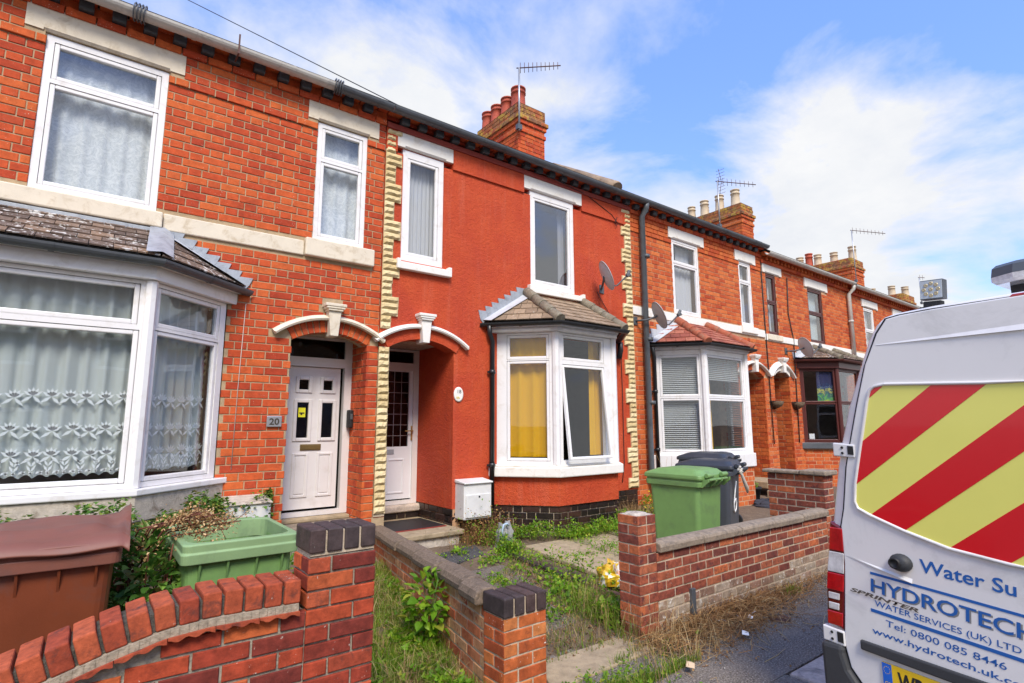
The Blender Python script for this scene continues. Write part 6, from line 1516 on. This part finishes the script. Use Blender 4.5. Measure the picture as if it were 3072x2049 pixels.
# ground cover ---------------------------------------------------------
def inpoly(pl,fz,cl=None):
    xs=[p[0] for p in pl]; ys=[p[1] for p in pl]
    def ok(x,y):
        c=False; n=len(pl)
        for i in range(n):
            (a,b),(d,e)=pl[i],pl[(i+1)%n]
            if (b>y)!=(e>y) and x<(d-a)*(y-b)/(e-b)+a: c=not c
        return c
    def f(R):
        for _ in range(300):
            x=R.uniform(min(xs),max(xs)); y=R.uniform(min(ys),max(ys))
            if ok(x,y) and (cl is None or cl(x,y)>R.uniform(0,1)): return (x,y,fz(x,y))
        return (x,y,fz(x,y))
    return f
from mathutils import noise as mnoise
patchy=lambda s,t0,ph=0: (lambda x,y: 1.0 if mnoise.noise((x*s,y*s,ph))>t0 else .06)
strip=[(1.22,-4.1),(2.1,-4.1),(2.06,-3.2),(2.60,-.6),(2.1,-.6),(1.25,-3.2)]
zs=lambda x,y: max(.012,zg(x,y))
tuft_mesh('grass','grass',15000,inpoly(strip,zs,patchy(3.2,-.3)),(.03,.13),(.0015,.0035),.9,seed=2)
tuft_mesh('dead_grass','straw',2600,inpoly(strip,zs,patchy(2.6,-.05,4)),(.06,.24),(.001,.0022),1.9,seed=3,droop=.9)
scatter_leaves('broadleaf_weeds','leafbright',1500,(lambda f: (lambda r:(lambda p:((p[0],p[1],p[2]+r.uniform(.01,.07)),(0,-.2,1)))(f(r))))(inpoly([(1.25,-3.3),(2.0,-3.2),(2.5,-.9),(2.0,-.7)],zs,patchy(2.2,.1,7))),(.025,.055),None,0,True,9)
gate=[(2.42,-3.1),(3.5,-3.2),(3.75,-2.9),(4.15,-2.2),(4.0,-1.0),(3.3,-1.6),(2.5,-2.0)]
zq=lambda x,y: zg(x,y)
tuft_mesh('grass','grass',3000,inpoly(gate,zq,patchy(2.1,.05,11)),(.02,.08),(.0015,.003),.9,seed=5)
tuft_mesh('dead_grass','straw',1200,inpoly(gate+[(2.6,-.6)],zq,patchy(2.4,-.08,13)),(.03,.13),(.001,.002),1.9,seed=6,droop=.9)
tuft_mesh('tall_grass','grass',420,inpoly([(3.35,-3.25),(3.55,-3.3),(3.8,-2.4),(3.5,-2.3)],zq),(.08,.27),(.0015,.003),.8,seed=7)
tuft_mesh('dead_grass','straw',240,inpoly([(3.3,-3.3),(3.75,-3.5),(3.9,-2.4),(3.5,-2.3)],zq),(.18,.5),(.001,.0018),.9,seed=8,droop=.8)
scatter_leaves('broadleaf_weeds','leafbright',950,lambda r:(lambda x,y:((x,y,zg(x,y)+r.uniform(.0,.08)),(0,-.2,1)))(3.80+r.gauss(0,.17),-2.25+r.gauss(0,.42)),(.022,.05),None,0,True,23)
scatter_leaves('broadleaf_weeds','leafbright',420,lambda r:(lambda x,y:((x,y,zg(x,y)+r.uniform(.0,.16)),(0,-.2,1)))(3.62+r.gauss(0,.06),-2.88+r.gauss(0,.10)),(.02,.05),None,0,True,24)
scatter_leaves('path_weeds','leafbright',1500,(lambda f:(lambda r:(lambda p:((p[0],p[1],p[2]+r.uniform(.0,.06)),(r.uniform(-.6,.6),r.uniform(-.6,.6),1)))(f(r))))(inpoly([(2.75,-2.7),(3.7,-2.5),(4.05,-1.0),(3.9,-.45),(3.2,-.6)],zq,patchy(2.6,.12,17))),(.018,.042),None,0,True,27)
# weeds along the joints of the slabs
lines=[((4.05,-.65),(4.02,-1.05)),((4.05,-1.0),(4.2,-2.5)),((4.2,-.62),(5.3,-.95)),((4.9,-.92),(6.5,-.86)),((5.4,-.9),(6.6,-.75)),((5.0,-.85),(5.02,-2.4)),((5.69,-.9),(5.72,-2.2)),((4.4,-1.45),(6.2,-1.45)),((4.4,-2.07),(5.6,-2.07)),((3.95,-.5),(4.6,-.72))]
wts=[4,4,8,9,7,3,3,1.5,1.5,4]
def weedline(r):
    k=r.choices(range(len(lines)),wts)[0]; a,b=lines[k]; t=r.random(); 
    x=a[0]+(b[0]-a[0])*t; y=a[1]+(b[1]-a[1])*t; hgt=.20*max(0,.45+mnoise.noise((x*4,y*4,k)))+.04
    if k in (7,8): hgt*=.4
    z=r.uniform(0,hgt); s=.05+.03*(1-z/hgt); return (x+r.gauss(0,s),y+r.gauss(0,s),zg(x,y)+.04+z),(r.uniform(-1,1),r.uniform(-1,1),.9)
scatter_leaves('joint_weeds','leafbright',5600,weedline,(.018,.042),None,0,False,14,up=1.2)
tuft_mesh('grass','grass',1500,lambda R:(lambda p:(p[0],p[1],zg(p[0],p[1])+.03))(weedline(random.Random(int(R.integers(1<<30))))[0]),(.05,.16),(.0012,.0025),.6,seed=15)
# wiry dead weeds under the meter box
def wiry(r):
    a=r.uniform(0,6.28); x=4.05+r.gauss(0,.2); y=-.35+r.gauss(0,.12); return (x,y,zg(x,y)+abs(r.gauss(0,.15))),(r.uniform(-1,1),r.uniform(-1,1),.6)
scatter_leaves('dry_weeds','deadbrown',1300,wiry,(.012,.03),None,0,False,16)
scatter_leaves('dry_weeds','leafbright',420,wiry,(.015,.035),None,0,False,17)
tuft_mesh('dead_grass','deadbrown',420,lambda R:(4.05+R.normal(0,.24),-.34+R.normal(0,.12),.2),(.1,.42),(.001,.002),1.0,seed=18)
tuft_mesh('dead_grass','straw',900,inpoly([(6.7,-.5),(7.7,-.9),(7.9,-.05),(6.8,-.02)],zq),(.08,.3),(.001,.002),1.4,seed=19,droop=.8)
t=empty('yellow_flowered_weed',(7.36,-.22,.2),'yellow flowered weed growing behind the closed green bin','weed')
scatter_leaves('foliage','leafbright',300,ellip((7.36,-.22,.36),.15,.12,.16,.2),(.02,.045),t,0,False,20)
for k in range(14):
    a=random.uniform(0,6.28); q=MB(); q.lathe([(.002,0),(.02,.006),(.012,.016),(.001,.018)],(7.36+.15*math.cos(a)*random.random()-.03,-.26+.1*math.sin(a),.34+random.uniform(-.06,.20)),7); q.build('flower',M['yellowfl'],t)
# dead stalks and straw swept against the front wall
def strawpile(name,mat,n,cx_,sx,y0,sy,zh,L_,seed,parent=None,fine=1.0):
    r=random.Random(seed); mb=MB()
    for i in range(n):
        x=cx_+r.gauss(0,sx); y=y0-abs(r.gauss(0,sy))
        if not 3.3<x<6.75: continue
        z=max(.004,abs(r.gauss(0,zh))*(1-min(1,abs(y+3.25)/.9))); a=r.uniform(0,6.28); l=r.uniform(*L_); 
        p0=Vector((x,min(y,-3.235),z)); p1=p0+Vector((math.cos(a)*l*.5,math.sin(a)*l*.4,r.uniform(-.01,.05))); p2=p1+Vector((math.cos(a+r.uniform(-1,1))*l*.5,math.sin(a+r.uniform(-1,1))*l*.4,r.uniform(-.05,.02)))
        for p in (p1,p2): p.z=max(.005,p.z); p.y=min(p.y,-3.232)
        w=r.uniform(.0012,.003)*fine
        s=Vector((-math.sin(a),math.cos(a),.4)).normalized()*w
        mb.add([p0-s,p0+s,p1+s,p1-s,p2+s*.5,p2-s*.5],[(0,1,2,3),(3,2,4,5)])
    tag(mb.build(name,M[mat],parent),kind='stuff')
strawpile('dead_stalks','deadbrown',2600,4.4,.55,-3.25,.19,.05,(.06,.25),31)
strawpile('dry_straw','straw',480,4.4,.6,-3.25,.22,.05,(.06,.24),32)
strawpile('dry_straw','straw',60,4.1,.5,-3.3,.3,.02,(.2,.45),33)
strawpile('dead_stalks','deadbrown',700,5.7,.6,-3.25,.10,.03,(.04,.16),34)
def crumbs(r): x=3.4+abs(r.gauss(0,1.2)); y=-3.25-abs(r.gauss(0,.22)); return (x,y,.006+abs(r.gauss(0,.012))),(r.uniform(-1,1),r.uniform(-1,1),.1)
scatter_leaves('leaf_litter','deadbrown',2600,crumbs,(.008,.024),None,0,False,35,up=.1)
tuft_mesh('grass','grass',1100,inpoly([(2.6,-3.75),(3.6,-3.7),(3.62,-3.3),(2.9,-3.4)],lambda x,y:0,patchy(3,-.1,3)),(.02,.12),(.0015,.003),.9,seed=41)
tuft_mesh('dead_grass','straw',260,inpoly([(2.9,-3.8),(4.2,-3.7),(4.2,-3.26),(3.3,-3.3)],lambda x,y:0),(.08,.34),(.001,.002),1.6,seed=42,droop=.9)
scatter_leaves('ground_weeds','leafbright',520,lambda r:(((x:=2.75+r.gauss(0,.28)),(y:=-3.62+r.gauss(0,.12)),r.uniform(.005,.04)),(0,0,1)),(.015,.035),None,0,True,43)
tuft_mesh('grass','grass',160,lambda R:(5.62+R.normal(0,.07),-3.3-abs(R.normal(0,.05)),0),(.03,.12),(.0015,.003),.8,seed=44)
scatter_leaves('dry_weeds','deadbrown',1500,(lambda f:(lambda r:(lambda p:((p[0],p[1],p[2]+r.uniform(.0,.03)),(r.uniform(-1,1),r.uniform(-1,1),.1)))(f(r))))(inpoly(gate+[(2.75,-.5)],zq)),(.01,.03),None,0,False,45,up=.1)
scatter_leaves('dry_weeds','deadbrown',1300,(lambda f:(lambda r:(lambda p:((p[0],p[1],p[2]+r.uniform(.0,.03)),(r.uniform(-1,1),r.uniform(-1,1),.1)))(f(r))))(inpoly(strip,zs)),(.01,.03),None,0,False,46,up=.1)
M['grit']=pieces('pale_grit',[(0,(.3,.27,.22)),(.5,(.5,.46,.4)),(1,(.2,.14,.09))],bumpy=0)
def grit(r): return (3.2+r.uniform(0,3.4),-3.3-abs(r.gauss(0,.42)),.003+r.uniform(0,.003)),(r.uniform(-1,1),r.uniform(-1,1),.3)
scatter_leaves('grit','grit',900,grit,(.004,.013),None,0,False,61,up=.2)
# ------------------------------------------------------------------ rubbish and small things
def crumple(name,loc,rx,ry,rz,mat,label,cat,seed,part,group=None,n=14,peak=1.0):
    t=empty(name,loc,label,cat,group); r=random.Random(seed); mb=MB(); vs=[];fs=[]; m=10
    for j in range(m+1):
        for i in range(n):
            a=6.283*i/n; f=j/m; rad_=math.sin(f*1.57)**.8
            nz=mnoise.noise((math.cos(a)*2.2+seed,math.sin(a)*2.2,f*3))*.5+mnoise.noise((math.cos(a)*6,math.sin(a)*6+seed,f*7))*.22
            vs.append((loc[0]+rx*rad_*(1+nz)*math.cos(a),loc[1]+ry*rad_*(1+nz)*math.sin(a),loc[2]+max(-.01,rz*(math.cos(f*1.57)**peak)*(1+nz*.9)+.012*nz)))
    for j in range(m):
        for i in range(n): fs.append((j*n+i,j*n+(i+1)%n,(j+1)*n+(i+1)%n,(j+1)*n+i)[::-1])
    mb.add(vs,fs,0,False); o=mb.build(part,mat if not isinstance(mat,str) else M[mat],t); return t
crumple('rag_heap',(4.16,-.62,.17),.14,.10,.27,'raggrey','grey cloth heap with pale blue edging lying near the meter box','rag',3,'cloth',peak=1.6)
M['paleblue']=plain('pale_blue_band',(.42,.55,.66),.7)
q=MB(); q.tube([(4.08,-.68,.30),(4.06,-.70,.38),(4.08,-.70,.45),(4.13,-.70,.46),(4.16,-.69,.43)],.012,7); t=[o for o in S.objects if o.name.startswith('rag_heap')][0]; q.build('blue_strap',M['paleblue'],t)
def bagmat():
    m,t,Nn,Lk,b=newmat('printed_plastic_bag'); f=noise(Nn,Lk,7,2,.5,'World',.8)
    Lk.new(ramp(Nn,Lk,f,[(.40,(.55,.33,.01)),(.48,(.62,.44,.02)),(.52,(.62,.60,.55)),(.60,(.6,.3,.2)),(.66,(.6,.42,.03))]),b.inputs['Base Color']); b.inputs['Roughness'].default_value=.3; return m
M['bag']=bagmat(); M['bag'].node_tree.nodes['Color Ramp'].color_ramp.interpolation='CONSTANT'
crumple('plastic_bag',(4.27,-2.28,.10),.17,.14,.17,'bag','yellow and white plastic bag dumped behind the square brick pier','plastic bag',8,'bag_skin',peak=.8)
crumple('dust_sheet',(10.0,-.82,.17),.40,.22,.10,'ragdark','crumpled dark sheet lying on the ground before the stone steps','sheet',5,'sheet_cloth',n=22)
M['lump']=plain('pale_broken_plaster',(.6,.45,.28),.9); crumple('plaster_lump',(11.3,-.75,.17),.10,.08,.22,'lump','broken pale plaster lump beyond the slab topped wall','rubble',6,'lump',peak=1.4)
t=empty('plant_pot',(9.95,-.55,.18),'black plastic plant pot at the foot of the stone steps','plant pot')
q=MB(); q.lathe([(.11,0),(.15,.26),(.165,.26),(.165,.30),(.145,.30),(.14,.26)],(9.95,-.55,.18),16); q.build('pot',M['blackdot'],t); scatter_leaves('foliage','leafbright',60,ellip((9.95,-.55,.52),.1,.1,.06,.1),(.03,.05),t,0,False,50)
M['paper']=plain('white_paper_scrap',(.75,.75,.74),.8)
for i,(x,y,s) in enumerate(((4.27,-3.44,.035),(4.55,-3.53,.035),(4.67,-3.50,.028),(4.18,-3.69,.045),(3.36,-3.77,.05),(4.46,-3.46,.02))):
    r=random.Random(i); mb=MB(); a=r.uniform(0,3); 
    P=[(-s,-s*.5,.0),(0,-s*.6,.012),(s,-s*.3,.002),(s*.8,s*.5,.01),(0,s*.4,.022),(-s*.9,s*.6,.004)]
    P=[(x+p[0]*math.cos(a)-p[1]*math.sin(a),y+p[0]*math.sin(a)+p[1]*math.cos(a),.045+p[2]) for p in P]
    mb.add(P,[(0,1,4,5),(1,2,3,4)]); top(mb,'paper_scrap',M['paper'] if i!=4 else M['lump'],['white crumpled scrap nearest the steel stub by the wall','middling white scrap right of the steel stub, on the straw','white scrap at the far right of the litter by the wall','largest white scrap, lying farthest out on the asphalt','pale tan card scrap lying near the gateway grass','tiny white scrap in the straw close against the wall'][i],'litter',(x,y,.04),'litter scraps along the front wall')
mb=MB(); mb.lathe([(.10,0),(.10,.006),(.085,.008),(.001,.008)],(0,0,0),20,M=Matrix.Translation((4.83,-3.63,.001))@Matrix.Diagonal((1,.8,1,1))); top(mb,'stop_tap_cover',M['rust'],'round iron stop tap cover set in the dark pavement','cover',(4.83,-3.63,0))
mb=MB(); r=random.Random(3)
for k in range(5): mb.tube([(7.55,-.12,.25),(7.5+r.uniform(-.2,.3),-.5,.6+r.uniform(0,.2)),(7.4+r.uniform(-.3,.5),-.6,1.0+r.uniform(-.1,.25))],[.004,.003,.0015],5)
top(mb,'dead_weed',M['deadbrown'],'thin leafless dead weed standing before the white bay','dead weed',(7.55,-.12,.25))
# far bits behind the van: green box and yellow flowers by the brown bay
t=bin_('wheelie_bin',(11.9,-2.25,.02),rad(200),'bingreen','bingreen','small green bin far off, half hidden behind the van')
# ------------------------------------------------------------------ terrace across the road, seen only in the glass
for i in range(4):
    xa=-9+i*5.6; t=empty('terraced_house',(xa+2.8,-17,0),'brick terraced house across the road, '+['farthest left','second from left','third from left','farthest right'][i],'house','houses across the road')
    mb=MB(); mb.box(xa,xa+5.59,-24,-17,-.1,5.4); mb.build('wall',M['mortarfar'],t)
    mb=MB(); mb.prism([(-24.3,5.4),(-16.7,5.4),(-20.5,8.0)],xa,xa+5.59,'x'); mb.build('roof',M['tilegrey'],t)
    for (a,b,c,d) in ((xa+.8,xa+2.0,3.4,4.8),(xa+3.4,xa+4.5,3.4,4.8),(xa+.6,xa+2.4,.9,2.6)):
        q=MB(); slab(q,frame((0,-16.98,0),(-1,0),(0,1)),-b,-a,c,d,[(-b+.1,-a-.1,c+.1,(c+d)/2+.3),(-b+.1,-a-.1,(c+d)/2+.4,d-.1)],.05); w_=q.build('window',M['upvc'],t); q=MB(); q.box(a+.05,b-.05,-17.02,-16.99,c+.05,d-.05); q.build('pane',M['dark'],w_)
    q=MB(); q.box(xa+4.6,xa+5.4,-17.0,-16.95,.1,2.1); q.build('front_door',M['upvc'],t)
